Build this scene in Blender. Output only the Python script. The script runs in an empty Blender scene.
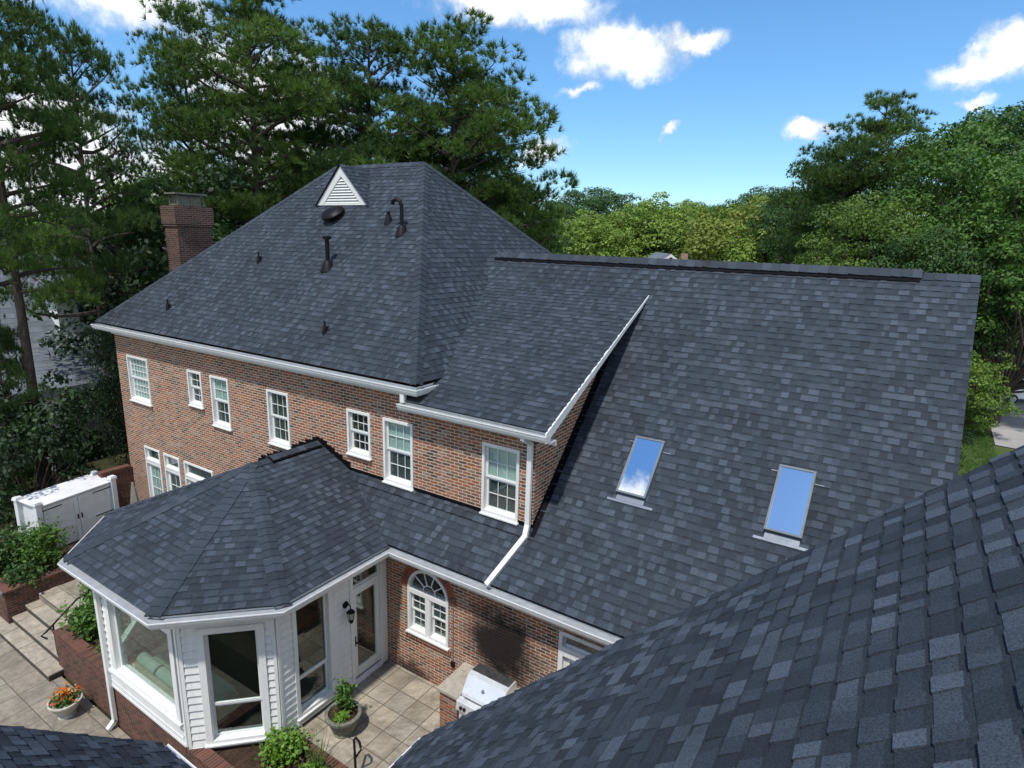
import bpy, math, random
import numpy as np
from mathutils import Vector, Matrix

R = math.radians
scene = bpy.context.scene
COL = scene.collection
rng = np.random.default_rng(7)
random.seed(7)

# ------------------------------------------------------------------ camera
CAM = Vector((8.704, -8.671, 9.356))
PITCH, YAW, ROLL, FPX = 13.392, 32.673, 1.645, 609.7
_p, _y, _r = R(PITCH), R(YAW), R(ROLL)
FWD = Vector((-math.sin(_y) * math.cos(_p), math.cos(_y) * math.cos(_p), -math.sin(_p)))
_rt = Vector((math.cos(_y), math.sin(_y), 0))
_up = _rt.cross(FWD)
RT = math.cos(_r) * _rt + math.sin(_r) * _up
UP = -math.sin(_r) * _rt + math.cos(_r) * _up
cd = bpy.data.cameras.new("camera")
cam = bpy.data.objects.new("camera", cd)
COL.objects.link(cam)
M = Matrix((RT, UP, -FWD)).transposed().to_4x4()
M.translation = CAM
cam.matrix_world = M
cd.sensor_width = 36
cd.lens = 36 * FPX / 1024
cd.clip_start = 0.05
cd.clip_end = 5000
scene.camera = cam


def ray(px, py):
    return (FWD + RT * ((px - 512) / FPX) - UP * ((py - 384) / FPX)).normalized()


def at_z(px, py, z):
    d = ray(px, py)
    return CAM + d * ((z - CAM.z) / d.z)


def stand(px, top, D, ground):
    """the spot D metres away (level distance) in the direction of a pixel, and the height that reaches `top`"""
    d = ray(px, top)
    h0 = ray(px, 238)
    d = Vector((h0.x, h0.y, d.z / math.hypot(d.x, d.y) * math.hypot(h0.x, h0.y)))
    k = D / math.hypot(d.x, d.y)
    p = CAM + d * k
    return Vector((p.x, p.y, ground)), p.z - ground


# ------------------------------------------------------------------ light, sky, exposure
SUN_EL = 63.0
SUN_H = Vector((0.16, -0.98, 0)).normalized()
scene.view_settings.view_transform = 'Standard'
scene.view_settings.look = 'None'
scene.view_settings.exposure = 0.86
scene.view_settings.gamma = 1
SKY_STRENGTH = 0.13
sd = bpy.data.lights.new("sun", 'SUN')
sd.energy = 2.35
sd.angle = R(2.5)
sd.color = (1.0, 0.95, 0.87)
so = bpy.data.objects.new("sun", sd)
COL.objects.link(so)
to_sun = Vector((SUN_H.x * math.cos(R(SUN_EL)), SUN_H.y * math.cos(R(SUN_EL)), math.sin(R(SUN_EL))))
so.rotation_euler = to_sun.to_track_quat('Z', 'Y').to_euler()
so.location = (0, 0, 60)


class NT:
    """small helper for building node trees"""
    def __init__(s, tree):
        s.t = tree
        s.n = tree.nodes
        s.l = tree.links

    def node(s, typ, **kw):
        nd = s.n.new(typ)
        for k, v in kw.items():
            setattr(nd, k, v)
        return nd

    def put(s, sock, v):
        if v is None:
            return
        if isinstance(v, bpy.types.NodeSocket):
            s.l.new(v, sock)
        else:
            if hasattr(sock.default_value, '__len__') and not hasattr(v, '__len__'):
                v = [v] * len(sock.default_value)
            if hasattr(sock.default_value, '__len__') and len(sock.default_value) == 4 and len(v) == 3:
                v = (*v, 1)
            sock.default_value = v

    def math(s, op, a, b=None, c=None, clamp=False):
        nd = s.node('ShaderNodeMath', operation=op, use_clamp=clamp)
        for i, v in enumerate((a, b, c)):
            s.put(nd.inputs[i], v)
        return nd.outputs[0]

    def vec(s, op, a, b=None, scale=None):
        nd = s.node('ShaderNodeVectorMath', operation=op)
        s.put(nd.inputs[0], a)
        if b is not None:
            s.put(nd.inputs[1], b)
        if scale is not None:
            s.put(nd.inputs['Scale'], scale)
        return nd.outputs['Value'] if op in ('LENGTH', 'DOT_PRODUCT') else nd.outputs['Vector']

    def noise(s, vec, scale, detail=4, rough=0.55, out='Fac', dim='3D'):
        nd = s.node('ShaderNodeTexNoise', noise_dimensions=dim)
        s.put(nd.inputs['Vector'], vec)
        nd.inputs['Scale'].default_value = scale
        nd.inputs['Detail'].default_value = detail
        nd.inputs['Roughness'].default_value = rough
        return nd.outputs[out]

    def mapr(s, v, a, b, c=0.0, d=1.0, smooth=False):
        nd = s.node('ShaderNodeMapRange')
        nd.interpolation_type = 'SMOOTHSTEP' if smooth else 'LINEAR'
        for k, x in zip(('Value', 'From Min', 'From Max', 'To Min', 'To Max'), (v, a, b, c, d)):
            s.put(nd.inputs[k], x)
        return nd.outputs[0]

    def mix(s, f, a, b, mode='MIX'):
        nd = s.node('ShaderNodeMix', data_type='RGBA', blend_type=mode)
        s.put(nd.inputs['Factor'], f)
        s.put(nd.inputs['A'] if 0 else nd.inputs[6], a)
        s.put(nd.inputs[7], b)
        return nd.outputs[2]

    def ramp(s, f, stops, interp='LINEAR'):
        nd = s.node('ShaderNodeValToRGB')
        cr = nd.color_ramp
        cr.interpolation = interp
        while len(cr.elements) < len(stops):
            cr.elements.new(0.5)
        for e, (pos, c) in zip(cr.elements, stops):
            e.position = pos
            e.color = (*c, 1)
        s.put(nd.inputs[0], f)
        return nd.outputs[0]

    def bump(s, h, strength, dist):
        nd = s.node('ShaderNodeBump')
        nd.inputs['Strength'].default_value = strength
        nd.inputs['Distance'].default_value = dist
        s.put(nd.inputs['Height'], h)
        return nd.outputs[0]


world = bpy.data.worlds.new("World")
scene.world = world
world.use_nodes = True
w = NT(world.node_tree)
w.n.clear()
sky = w.node('ShaderNodeTexSky', sky_type='NISHITA')
sky.sun_disc = False
sky.sun_elevation = R(SUN_EL)
sky.sun_rotation = math.atan2(SUN_H.x, SUN_H.y)
sky.altitude = 200
sky.air_density = 1.0
sky.dust_density = 0.15
sky.ozone_density = 2.6
dirn = w.vec('NORMALIZE', w.node('ShaderNodeTexCoord').outputs['Generated'])
# clouds: each one an ellipse of the sky (in world directions), torn by noise
wob = w.noise(dirn, 9.0, 6, 0.62, 'Color')
wob = w.vec('SUBTRACT', wob, (0.5, 0.5, 0.5))
warp = w.vec('ADD', dirn, w.vec('SCALE', wob, scale=0.10))
den = None
CLOUDS = [  # direction through which it is seen, half width and half height (radians), weight
    ((520, 0), 0.120, 0.030, 1), ((602, 48), 0.056, 0.036, 1), ((636, 58), 0.070, 0.028, 1), ((690, 44), 0.050, 0.017, 1),
    ((985, 66), 0.060, 0.020, 1), ((1020, 52), 0.045, 0.026, 1), ((816, 127), 0.030, 0.015, 1), ((582, 90), 0.026, 0.008, .7),
    ((670, 133), 0.018, 0.007, .7), ((545, 152), 0.04, 0.024, .7), ((100, -4), 0.12, 0.032, 1),
    ((95, 185), 0.17, 0.075, 1), ((270, 130), 0.10, 0.11, 1), ((20, 120), 0.12, 0.05, 1), ((215, 70), 0.05, 0.05, .8),
    ((420, 205), 0.16, 0.05, 1), ((985, 103), 0.020, 0.008, .6)]
CL = [(ray(*c[0]), c[1], c[2], c[3]) for c in CLOUDS]
CL.append((Vector((-0.335, -0.425, 0.84)).normalized(), 0.075, 0.05, 1))      # the one mirrored in the skylight
CL += [(Vector((0.85, -0.30, 0.38)).normalized(), .75, .30, 1), (Vector((-0.88, -0.42, 0.36)).normalized(), .55, .26, 1),
       (Vector((0.15, -0.95, 0.33)).normalized(), .8, .26, 1), (Vector((0.75, 0.25, 0.62)).normalized(), .35, .25, 1)]   # unseen cloud banks added behind the camera as white fill light
for c, a, b, wt in CL:
    mp = w.node('ShaderNodeMapping', vector_type='TEXTURE')
    rgt = Vector((c.y, -c.x, 0)).normalized()
    upv = rgt.cross(c)
    mp.inputs['Location'].default_value = c
    mp.inputs['Rotation'].default_value = Matrix((c, rgt, upv)).transposed().to_euler()
    mp.inputs['Scale'].default_value = (1.2, a * 1.25, b * 1.25)
    w.l.new(warp, mp.inputs['Vector'])
    dd = w.math('MULTIPLY', w.math('SUBTRACT', 1.0, w.vec('LENGTH', mp.outputs[0])), wt)
    den = dd if den is None else w.math('MAXIMUM', den, dd)
fine = w.noise(dirn, 26.0, 6, 0.6)
den2 = w.math('ADD', den, w.mapr(fine, 0.3, 0.7, -0.22, 0.22))
mask = w.mapr(den2, -0.06, 0.66, 0, 1, True)
body = w.mapr(w.math('ADD', w.math('MULTIPLY', w.noise(dirn, 14.0, 6, 0.6), 0.75), w.math('MULTIPLY', den2, 0.35)), 0.33, 0.66, 0.0, 1.0, True)
ccol = w.mix(body, (2.9, 3.25, 3.75), (5.4, 5.55, 5.7))
hs = w.node('ShaderNodeHueSaturation')
hs.inputs['Saturation'].default_value = 1.14
hs.inputs['Value'].default_value = 0.82
w.l.new(sky.outputs[0], hs.inputs['Color'])
bg = w.node('ShaderNodeBackground')
bg.inputs['Strength'].default_value = SKY_STRENGTH
sz = w.node('ShaderNodeSeparateXYZ')
w.l.new(dirn, sz.inputs[0])
low = w.mix(w.mapr(sz.outputs[2], 0.0, 0.38, 0, 1, True), (0.60, 0.76, 0.86), (0.74, 0.93, 1.0))     # deeper blue towards the horizon
w.l.new(w.mix(mask, w.mix(1.0, hs.outputs[0], low, 'MULTIPLY'), ccol), bg.inputs['Color'])
wo = w.node('ShaderNodeOutputWorld')
w.l.new(bg.outputs[0], wo.inputs['Surface'])


# ------------------------------------------------------------------ materials
def material(name):
    m = bpy.data.materials.new(name)
    m.use_nodes = True
    t = NT(m.node_tree)
    b = t.n['Principled BSDF']
    return m, t, b


def uv(t):
    return t.node('ShaderNodeUVMap').outputs[0]


def pos(t):
    return t.node('ShaderNodeNewGeometry').outputs['Position']


def tone(t):
    return t.node('ShaderNodeAttribute', attribute_name='tone').outputs['Fac']


def plain(name, col, rough=0.5, metal=0.0, var=0.12, scale=3.0, spec=0.5, fine=0.0):
    m, t, b = material(name)
    n = t.noise(pos(t), scale, 5, 0.6)
    c = t.mix(t.mapr(n, 0.3, 0.7), tuple(x * (1 - var) for x in col), tuple(min(1, x * (1 + var)) for x in col))
    t.put(b.inputs['Base Color'], c)
    t.put(b.inputs['Roughness'], t.mapr(t.noise(pos(t), scale * 4, 3), 0.3, 0.7, max(0.02, rough - 0.08), min(1, rough + 0.08)))
    b.inputs['Metallic'].default_value = metal
    b.inputs['Specular IOR Level'].default_value = spec
    if fine:
        t.put(b.inputs['Normal'], t.bump(t.noise(pos(t), 60, 4), fine, 0.01))
    return m


def painted(name, col, rough=0.42):
    """outdoor white paint with faint drip streaks and grime"""
    m, t, b = material(name)
    mp = t.node('ShaderNodeMapping')
    mp.inputs['Scale'].default_value = (9, 9, 0.9)
    t.l.new(pos(t), mp.inputs['Vector'])
    st = t.mapr(t.noise(mp.outputs[0], 1.4, 6, 0.7), 0.42, 0.75, 0.0, 0.42)
    pt_ = t.mapr(t.noise(pos(t), 2.0, 6, 0.7), 0.40, 0.75, 0.0, 0.30)
    c = t.mix(st, col, tuple(x * f for x, f in zip(col, (0.66, 0.65, 0.60))))
    c = t.mix(pt_, c, tuple(x * f for x, f in zip(col, (0.72, 0.74, 0.74))))
    t.put(b.inputs['Base Color'], c)
    t.put(b.inputs['Roughness'], t.mapr(t.noise(pos(t), 9, 3), 0.3, 0.7, rough - 0.08, rough + 0.12))
    return m


def shingle_mat(name, lo, mid, hi):
    m, t, b = material(name)
    c = t.ramp(tone(t), [(0.0, lo), (0.5, mid), (0.85, hi), (1.0, tuple(x * 1.25 for x in hi))])
    gr = t.noise(pos(t), 105, 4, 0.85)
    sp = t.mapr(gr, 0.36, 0.64, 0.40, 1.62)
    big = t.mapr(t.noise(pos(t), 0.7, 6, 0.65), 0.3, 0.7, 0.80, 1.20)
    mm = t.node('ShaderNodeCombineColor')
    v = t.math('MULTIPLY', sp, big)
    for i in range(3):
        t.put(mm.inputs[i], v)
    c = t.mix(1.0, c, mm.outputs[0], 'MULTIPLY')
    t.put(b.inputs['Base Color'], c)
    b.inputs['Roughness'].default_value = 0.86
    b.inputs['Specular IOR Level'].default_value = 0.28
    t.put(b.inputs['Normal'], t.bump(gr, 0.35, 0.004))
    return m


def brick_mat(name, cols, mortar, soot=False, bw=0.213, bh=0.0677, joint=0.011, dirt=0.0):
    m, t, b = material(name)
    s = t.node('ShaderNodeSeparateXYZ')
    t.l.new(uv(t), s.inputs[0])
    wv = t.noise(uv(t), 9, 2)
    v = t.math('ADD', t.math('DIVIDE', s.outputs[1], bh), t.mapr(wv, 0.3, 0.7, -0.05, 0.05))
    row = t.math('FLOOR', v)
    fv = t.math('FRACT', v)
    u = t.math('ADD', t.math('DIVIDE', s.outputs[0], bw), t.math('MULTIPLY', t.math('MODULO', t.math('ABSOLUTE', row), 2.0), 0.5))
    cell = t.math('FLOOR', u)
    fu = t.math('FRACT', u)
    cv = t.node('ShaderNodeCombineXYZ')
    t.put(cv.inputs[0], cell)
    t.put(cv.inputs[1], row)
    wn = t.node('ShaderNodeTexWhiteNoise', noise_dimensions='2D')
    t.l.new(cv.outputs[0], wn.inputs['Vector'])
    drift = t.mapr(t.noise(uv(t), 0.8, 3), 0.3, 0.7, -0.16, 0.16)
    rnd = t.math('ADD', wn.outputs['Value'], drift)
    n = len(cols)
    col = t.ramp(rnd, [(i / (n - 1), c) for i, c in enumerate(cols)])
    spk = t.mapr(t.noise(uv(t), 45, 4, 0.7), 0.3, 0.7, 0.72, 1.25)
    mpw = t.node('ShaderNodeMapping')
    mpw.inputs['Scale'].default_value = (1.6, 1.6, 0.55)
    t.l.new(pos(t), mpw.inputs['Vector'])
    spk = t.math('MULTIPLY', spk, t.mapr(t.noise(mpw.outputs[0], 0.9, 6, 0.65), 0.3, 0.7, 0.82, 1.2))
    g = t.node('ShaderNodeCombineColor')
    for i in range(3):
        t.put(g.inputs[i], spk)
    col = t.mix(1.0, col, g.outputs[0], 'MULTIPLY')
    ju, jv = joint / bw / 2, joint / bh / 2
    du = t.math('SUBTRACT', 0.5, t.math('ABSOLUTE', t.math('SUBTRACT', fu, 0.5)))
    dv = t.math('SUBTRACT', 0.5, t.math('ABSOLUTE', t.math('SUBTRACT', fv, 0.5)))
    mu = t.mapr(du, ju * 0.7, ju * 1.4)
    mv = t.mapr(dv, jv * 0.7, jv * 1.4)
    k = t.math('MULTIPLY', mu, mv)
    mcol = t.mix(t.noise(uv(t), 12, 4), tuple(x * 0.72 for x in mortar), tuple(min(1, x * 1.15) for x in mortar))
    c = t.mix(k, mcol, col)
    if dirt:
        dn = t.mapr(t.noise(pos(t), 1.4, 5, 0.65), 0.42, 0.75, 0, dirt)
        c = t.mix(dn, c, (0.03, 0.025, 0.022))
    if soot:
        mp = t.node('ShaderNodeMapping', vector_type='TEXTURE')
        mp.inputs['Location'].default_value = (3.06, 0, 1.62)
        mp.inputs['Scale'].default_value = (0.98, 3, 1.05)
        wp = t.vec('ADD', pos(t), t.vec('SCALE', t.vec('SUBTRACT', t.noise(pos(t), 2.2, 7, 0.72, 'Color'), (.5, .5, .5)), scale=1.25))
        t.l.new(wp, mp.inputs['Vector'])
        ss = t.mapr(t.vec('LENGTH', mp.outputs[0]), 0.38, 1.12, 0.98, 0.0, True)
        mp2 = t.node('ShaderNodeMapping', vector_type='TEXTURE')
        mp2.inputs['Location'].default_value = (0.75, 0, 0.05)
        mp2.inputs['Scale'].default_value = (0.75, 3, 0.45)
        t.l.new(wp, mp2.inputs['Vector'])
        s2 = t.mapr(t.vec('LENGTH', mp2.outputs[0]), 0.2, 1.0, 0.85, 0.0, True)
        c = t.mix(t.math('MAXIMUM', ss, s2), c, (0.014, 0.012, 0.011))
    t.put(b.inputs['Base Color'], c)
    b.inputs['Roughness'].default_value = 0.9
    b.inputs['Specular IOR Level'].default_value = 0.2
    t.put(b.inputs['Normal'], t.bump(t.math('ADD', k, t.math('MULTIPLY', t.noise(uv(t), 60, 3), 0.4)), 0.7, 0.008))
    return m


def paver_mat(name, cols, size=(0.49, 0.49), off=(0, 0), joint=0.014, bond=0.0, jointcol=(0.13, 0.11, 0.085), dirt=0.6, merge=0.35):
    m, t, b = material(name)
    s = t.node('ShaderNodeSeparateXYZ')
    t.l.new(pos(t), s.inputs[0])
    v = t.math('DIVIDE', t.math('SUBTRACT', s.outputs[1], off[1]), size[1])
    row = t.math('FLOOR', v)
    fv = t.math('FRACT', v)
    u = t.math('DIVIDE', t.math('SUBTRACT', s.outputs[0], off[0]), size[0])
    u = t.math('ADD', u, t.math('MULTIPLY', t.math('FRACT', t.math('MULTIPLY', row, 0.5)), bond))
    cell = t.math('FLOOR', u)
    fu = t.math('FRACT', u)
    cv = t.node('ShaderNodeCombineXYZ')
    t.put(cv.inputs[0], cell)
    t.put(cv.inputs[1], row)
    wn = t.node('ShaderNodeTexWhiteNoise', noise_dimensions='2D')
    t.l.new(cv.outputs[0], wn.inputs['Vector'])
    cv2 = t.vec('ADD', cv.outputs[0], (57.3, 11.7, 0))
    col = t.ramp(wn.outputs['Value'], [(i / (len(cols) - 1), c) for i, c in enumerate(cols)])
    n1 = t.mapr(t.noise(pos(t), 7, 6, 0.7), 0.3, 0.7, 0.68, 1.2)
    g = t.node('ShaderNodeCombineColor')
    for i in range(3):
        t.put(g.inputs[i], n1)
    col = t.mix(1.0, col, g.outputs[0], 'MULTIPLY')
    st = t.mapr(t.noise(pos(t), 1.7, 7, 0.74), 0.44, 0.68, 0, dirt)
    col = t.mix(st, col, (0.085, 0.072, 0.05))
    du = t.math('MULTIPLY', t.math('SUBTRACT', 0.5, t.math('ABSOLUTE', t.math('SUBTRACT', fu, 0.5))), size[0])
    dv = t.math('MULTIPLY', t.math('SUBTRACT', 0.5, t.math('ABSOLUTE', t.math('SUBTRACT', fv, 0.5))), size[1])
    e = t.math('MINIMUM', du, dv)
    wob_ = t.mapr(t.noise(pos(t), 22, 3), 0.3, 0.7, -0.004, 0.004)
    k = t.mapr(t.math('ADD', e, wob_), joint * 0.4, joint)
    c = t.mix(k, jointcol, col)
    t.put(b.inputs['Base Color'], c)
    b.inputs['Roughness'].default_value = 0.88
    b.inputs['Specular IOR Level'].default_value = 0.25
    t.put(b.inputs['Normal'], t.bump(t.math('ADD', k, t.math('MULTIPLY', t.noise(pos(t), 18, 6, 0.7), 0.8)), 0.5, 0.012))
    return m


def leaf_mat(name, lo, mid, hi, trans=0.25, rough=0.55):
    m, t, b = material(name)
    c = t.ramp(tone(t), [(0.0, lo), (0.5, mid), (1.0, hi)])
    t.put(b.inputs['Base Color'], c)
    b.inputs['Roughness'].default_value = rough
    b.inputs['Specular IOR Level'].default_value = 0.3
    tr = t.node('ShaderNodeBsdfTranslucent')
    t.put(tr.inputs['Color'], t.mix(1.0, c, (1.3, 1.5, 0.6), 'MULTIPLY'))
    mx = t.node('ShaderNodeMixShader')
    mx.inputs[0].default_value = trans
    t.l.new(b.outputs[0], mx.inputs[1])
    t.l.new(tr.outputs[0], mx.inputs[2])
    t.l.new(mx.outputs[0], t.n['Material Output'].inputs['Surface'])
    return m


def glass_mat(name, tint=(0.85, 0.9, 0.88), base=0.06, rough=0.01):
    m, t, b = material(name)
    t.n.remove(b)
    fr = t.node('ShaderNodeFresnel')
    t.put(fr.inputs['IOR'], t.mapr(t.node('ShaderNodeNewGeometry').outputs['Backfacing'], 0, 1, 1.5, 0.6667))
    f = t.math('ADD', fr.outputs[0], base, clamp=True)
    tp = t.node('ShaderNodeBsdfTransparent')
    tp.inputs['Color'].default_value = (*tint, 1)
    gl = t.node('ShaderNodeBsdfGlossy')
    gl.inputs['Roughness'].default_value = rough
    gl.inputs['Color'].default_value = (0.95, 0.97, 1, 1)
    nn = t.bump(t.noise(pos(t), 1.3, 2), 0.06, 0.02)
    t.l.new(nn, gl.inputs['Normal'])
    mx = t.node('ShaderNodeMixShader')
    t.l.new(f, mx.inputs[0])
    t.l.new(tp.outputs[0], mx.inputs[1])
    t.l.new(gl.outputs[0], mx.inputs[2])
    t.l.new(mx.outputs[0], t.n['Material Output'].inputs['Surface'])
    return m


def ground_mat(name, cols, scale=0.35, fine=8.0):
    m, t, b = material(name)
    n = t.noise(pos(t), scale, 6, 0.65)
    f = t.noise(pos(t), fine, 5, 0.7)
    k = t.math('ADD', t.math('MULTIPLY', n, 0.6), t.math('MULTIPLY', f, 0.4))
    c = t.ramp(k, [(0.36 + 0.28 * i / (len(cols) - 1), c) for i, c in enumerate(cols)])
    t.put(b.inputs['Base Color'], c)
    b.inputs['Roughness'].default_value = 0.95
    b.inputs['Specular IOR Level'].default_value = 0.1
    t.put(b.inputs['Normal'], t.bump(f, 0.6, 0.05))
    return m


def bark_mat(name, lo, hi):
    m, t, b = material(name)
    mp = t.node('ShaderNodeMapping')
    mp.inputs['Scale'].default_value = (6, 6, 1.6)
    t.l.new(pos(t), mp.inputs['Vector'])
    n = t.noise(mp.outputs[0], 2.2, 6, 0.7)
    t.put(b.inputs['Base Color'], t.ramp(n, [(0.35, lo), (0.65, hi)]))
    b.inputs['Roughness'].default_value = 0.95
    t.put(b.inputs['Normal'], t.bump(n, 0.8, 0.04))
    return m


MT = {}
MT['shingle'] = shingle_mat('slate_blue_shingle', (0.0155, 0.0202, 0.0272), (0.0335, 0.0432, 0.0570), (0.066, 0.0830, 0.108))
MT['deck'] = plain('roof_underlay', (0.02, 0.02, 0.024), 0.9)
BR = [(0.080, 0.058, 0.048), (0.15, 0.072, 0.050), (0.26, 0.086, 0.042), (0.33, 0.108, 0.048), (0.22, 0.09, 0.056), (0.29, 0.20, 0.145), (0.17, 0.085, 0.06), (0.36, 0.13, 0.066), (0.13, 0.092, 0.072)]
MT['brick'] = brick_mat('mottled_red_brick', BR, (0.57, 0.50, 0.40), joint=0.016)
MT['brick_sooty'] = brick_mat('mottled_red_brick_with_soot', BR, (0.57, 0.50, 0.40), soot=True, joint=0.016)
BD = [(0.05, 0.024, 0.018), (0.10, 0.040, 0.028), (0.13, 0.050, 0.033), (0.16, 0.062, 0.040), (0.09, 0.045, 0.034)]
MT['brick_dark'] = brick_mat('dark_garden_brick', BD, (0.20, 0.17, 0.14), dirt=0.55)
MT['brick_grill'] = brick_mat('grill_counter_brick', BR, (0.40, 0.37, 0.31))
MT['brick_chimney'] = brick_mat('weathered_chimney_brick', [(0.045, 0.028, 0.026), (0.095, 0.048, 0.040), (0.13, 0.058, 0.046), (0.08, 0.05, 0.042)], (0.28, 0.24, 0.20), dirt=0.5)
MT['rowlock'] = brick_mat('rowlock_brick', BD, (0.18, 0.15, 0.13), bw=0.0677, bh=0.4, dirt=0.3)
MT['rowlock_red'] = brick_mat('rowlock_sill_brick', BR[1:5], (0.42, 0.38, 0.32), bw=0.0677, bh=0.4)
MT['white'] = painted('white_paint', (0.76, 0.77, 0.76))
MT['siding'] = painted('white_siding', (0.74, 0.75, 0.74), 0.5)
MT['guard'] = plain('grey_gutter_guard', (0.33, 0.35, 0.37), 0.5, var=0.15, scale=6)
MT['alu'] = plain('mill_aluminium', (0.42, 0.47, 0.53), 0.35, 0.6, scale=5)
MT['black'] = plain('black_metal', (0.006, 0.006, 0.007), 0.5, var=0.3, spec=0.2)
MT['flash'] = plain('black_flashing', (0.004, 0.004, 0.006), 0.75, var=0.3, spec=0.1)
MT['lead'] = plain('grey_flashing', (0.15, 0.175, 0.22), 0.5, 0.1)
MT['frame_grey'] = plain('pale_grey_cladding', (0.13, 0.155, 0.18), 0.6, 0.0, spec=0.3)
MT['riser'] = plain('painted_shade_riser', (0.05, 0.043, 0.036), 0.9, var=0.3, scale=5)  # shade below the nosing put into the riser colour
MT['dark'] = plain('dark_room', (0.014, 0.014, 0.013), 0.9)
MT['room'] = plain('room_wall', (0.05, 0.047, 0.04), 0.9)
MT['floor'] = plain('room_floor', (0.06, 0.05, 0.042), 0.6)
MT['blind'] = plain('white_blind', (0.8, 0.82, 0.82), 0.8, var=0.04)
MT['pale_back'] = plain('pale_green_backing', (0.56, 0.68, 0.66), 0.9, var=0.08)  # pale green sheet behind some panes
MT['screen'] = plain('insect_screen', (0.075, 0.09, 0.088), 0.9)
MT['glass'] = glass_mat('window_glass', base=0.02)
MT['mirror_glass'] = glass_mat('coated_skylight_glass', tint=(0.30, 0.52, 0.66), base=0.85)
MT['sun_glass'] = glass_mat('sunroom_glass', tint=(0.82, 0.9, 0.86), base=0.02)
MT['sage'] = plain('sage_green_cloth', (0.33, 0.42, 0.36), 0.95, var=0.12, scale=8)
MT['wicker'] = plain('pale_wicker', (0.42, 0.38, 0.30), 0.8)
PV = [(0.30, 0.26, 0.20), (0.35, 0.31, 0.245), (0.41, 0.36, 0.285), (0.33, 0.30, 0.245)]
MT['pavers'] = paver_mat('warm_stone_pavers', PV, (0.49, 0.49), (0.42, -1.06), dirt=0.7)
PG = [(0.235, 0.205, 0.16), (0.29, 0.25, 0.20), (0.32, 0.28, 0.22), (0.25, 0.225, 0.185)]
MT['pavers_low'] = paver_mat('greyed_stone_pavers', PG, (0.62, 0.62), (0.1, 0.2), dirt=0.5, bond=0.0)
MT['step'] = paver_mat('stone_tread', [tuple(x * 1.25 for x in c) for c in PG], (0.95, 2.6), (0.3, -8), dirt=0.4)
MT['stone'] = plain('counter_stone', (0.36, 0.32, 0.26), 0.7, var=0.2, scale=9, fine=0.2)
MT['steel'] = plain('brushed_steel', (0.74, 0.75, 0.76), 0.38, 0.45, var=0.05, scale=3)
MT['steel_dark'] = plain('heat_stained_steel', (0.30, 0.30, 0.30), 0.34, 0.9, var=0.35, scale=5)
MT['pot'] = plain('mossy_cast_stone', (0.15, 0.155, 0.12), 0.9, var=0.4, scale=14, fine=0.4)
MT['pot_pale'] = plain('pale_cast_stone', (0.40, 0.39, 0.33), 0.9, var=0.3, scale=12, fine=0.4)
MT['soil'] = ground_mat('mulch', [(0.02, 0.013, 0.009), (0.05, 0.032, 0.022), (0.09, 0.06, 0.042)], 3.0, 30.0)
MT['shed'] = plain('weathered_white_paint', (0.66, 0.68, 0.69), 0.55, var=0.08, scale=4)
MT['shed_top'] = plain('dusty_white_top', (0.66, 0.67, 0.70), 0.7, var=0.12, scale=3.5)
MT['ground'] = ground_mat('leaf_litter_ground', [(0.02, 0.022, 0.012), (0.04, 0.042, 0.02), (0.075, 0.062, 0.04)])
MT['lawn'] = ground_mat('lawn_soil', [(0.045, 0.065, 0.02), (0.07, 0.10, 0.03), (0.10, 0.125, 0.045)], 0.6, 14)
MT['drive'] = plain('pale_concrete_drive', (0.30, 0.29, 0.28), 0.9, var=0.12, scale=0.8)
MT['pine'] = leaf_mat('pine_needles', (0.030, 0.060, 0.014), (0.075, 0.135, 0.028), (0.155, 0.235, 0.05), 0.28)
MT['pine_blue'] = leaf_mat('dark_pine_needles', (0.022, 0.050, 0.015), (0.052, 0.104, 0.027), (0.11, 0.18, 0.044), 0.28)
MT['oak'] = leaf_mat('green_leaves', (0.032, 0.078, 0.014), (0.070, 0.150, 0.026), (0.135, 0.235, 0.042))
MT['oak_dark'] = leaf_mat('dark_green_leaves', (0.020, 0.052, 0.014), (0.044, 0.096, 0.024), (0.088, 0.160, 0.038))
MT['bright'] = leaf_mat('yellow_green_leaves', (0.10, 0.16, 0.026), (0.19, 0.28, 0.048), (0.30, 0.39, 0.075))
MT['golden'] = leaf_mat('golden_green_leaves', (0.10, 0.135, 0.024), (0.19, 0.235, 0.042), (0.29, 0.33, 0.07))
MT['deep'] = leaf_mat('deep_green_leaves', (0.008, 0.020, 0.008), (0.018, 0.042, 0.014), (0.045, 0.085, 0.024), 0.15)  # darkest of the leaf greens
MT['glossy'] = leaf_mat('glossy_shrub_leaves', (0.035, 0.085, 0.015), (0.075, 0.165, 0.03), (0.13, 0.24, 0.05), 0.2, 0.4)
MT['lime'] = leaf_mat('lime_shrub_leaves', (0.06, 0.13, 0.015), (0.12, 0.24, 0.03), (0.20, 0.34, 0.05), 0.25, 0.45)
MT['warm'] = leaf_mat('warm_green_leaves', (0.045, 0.085, 0.014), (0.10, 0.17, 0.028), (0.175, 0.26, 0.045))
MT['bark'] = bark_mat('pine_bark', (0.035, 0.026, 0.021), (0.11, 0.085, 0.068))
MT['petal'] = leaf_mat('mixed_petals', (0.45, 0.05, 0.04), (0.55, 0.16, 0.03), (0.60, 0.30, 0.05), 0.2)
MT['far_roof'] = shingle_mat('grey_far_shingle', (0.09, 0.105, 0.12), (0.13, 0.15, 0.17), (0.18, 0.20, 0.22))
MT['far_wall'] = plain('pale_far_wall', (0.35, 0.34, 0.32), 0.9)
MT['car'] = plain('white_car_paint', (0.80, 0.81, 0.82), 0.2, var=0.02)
MT['tyre'] = plain('tyre_rubber', (0.015, 0.015, 0.016), 0.8)
MT['grey_cloth'] = plain('grey_canvas', (0.22, 0.21, 0.185), 0.95, var=0.2, scale=10)


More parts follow.
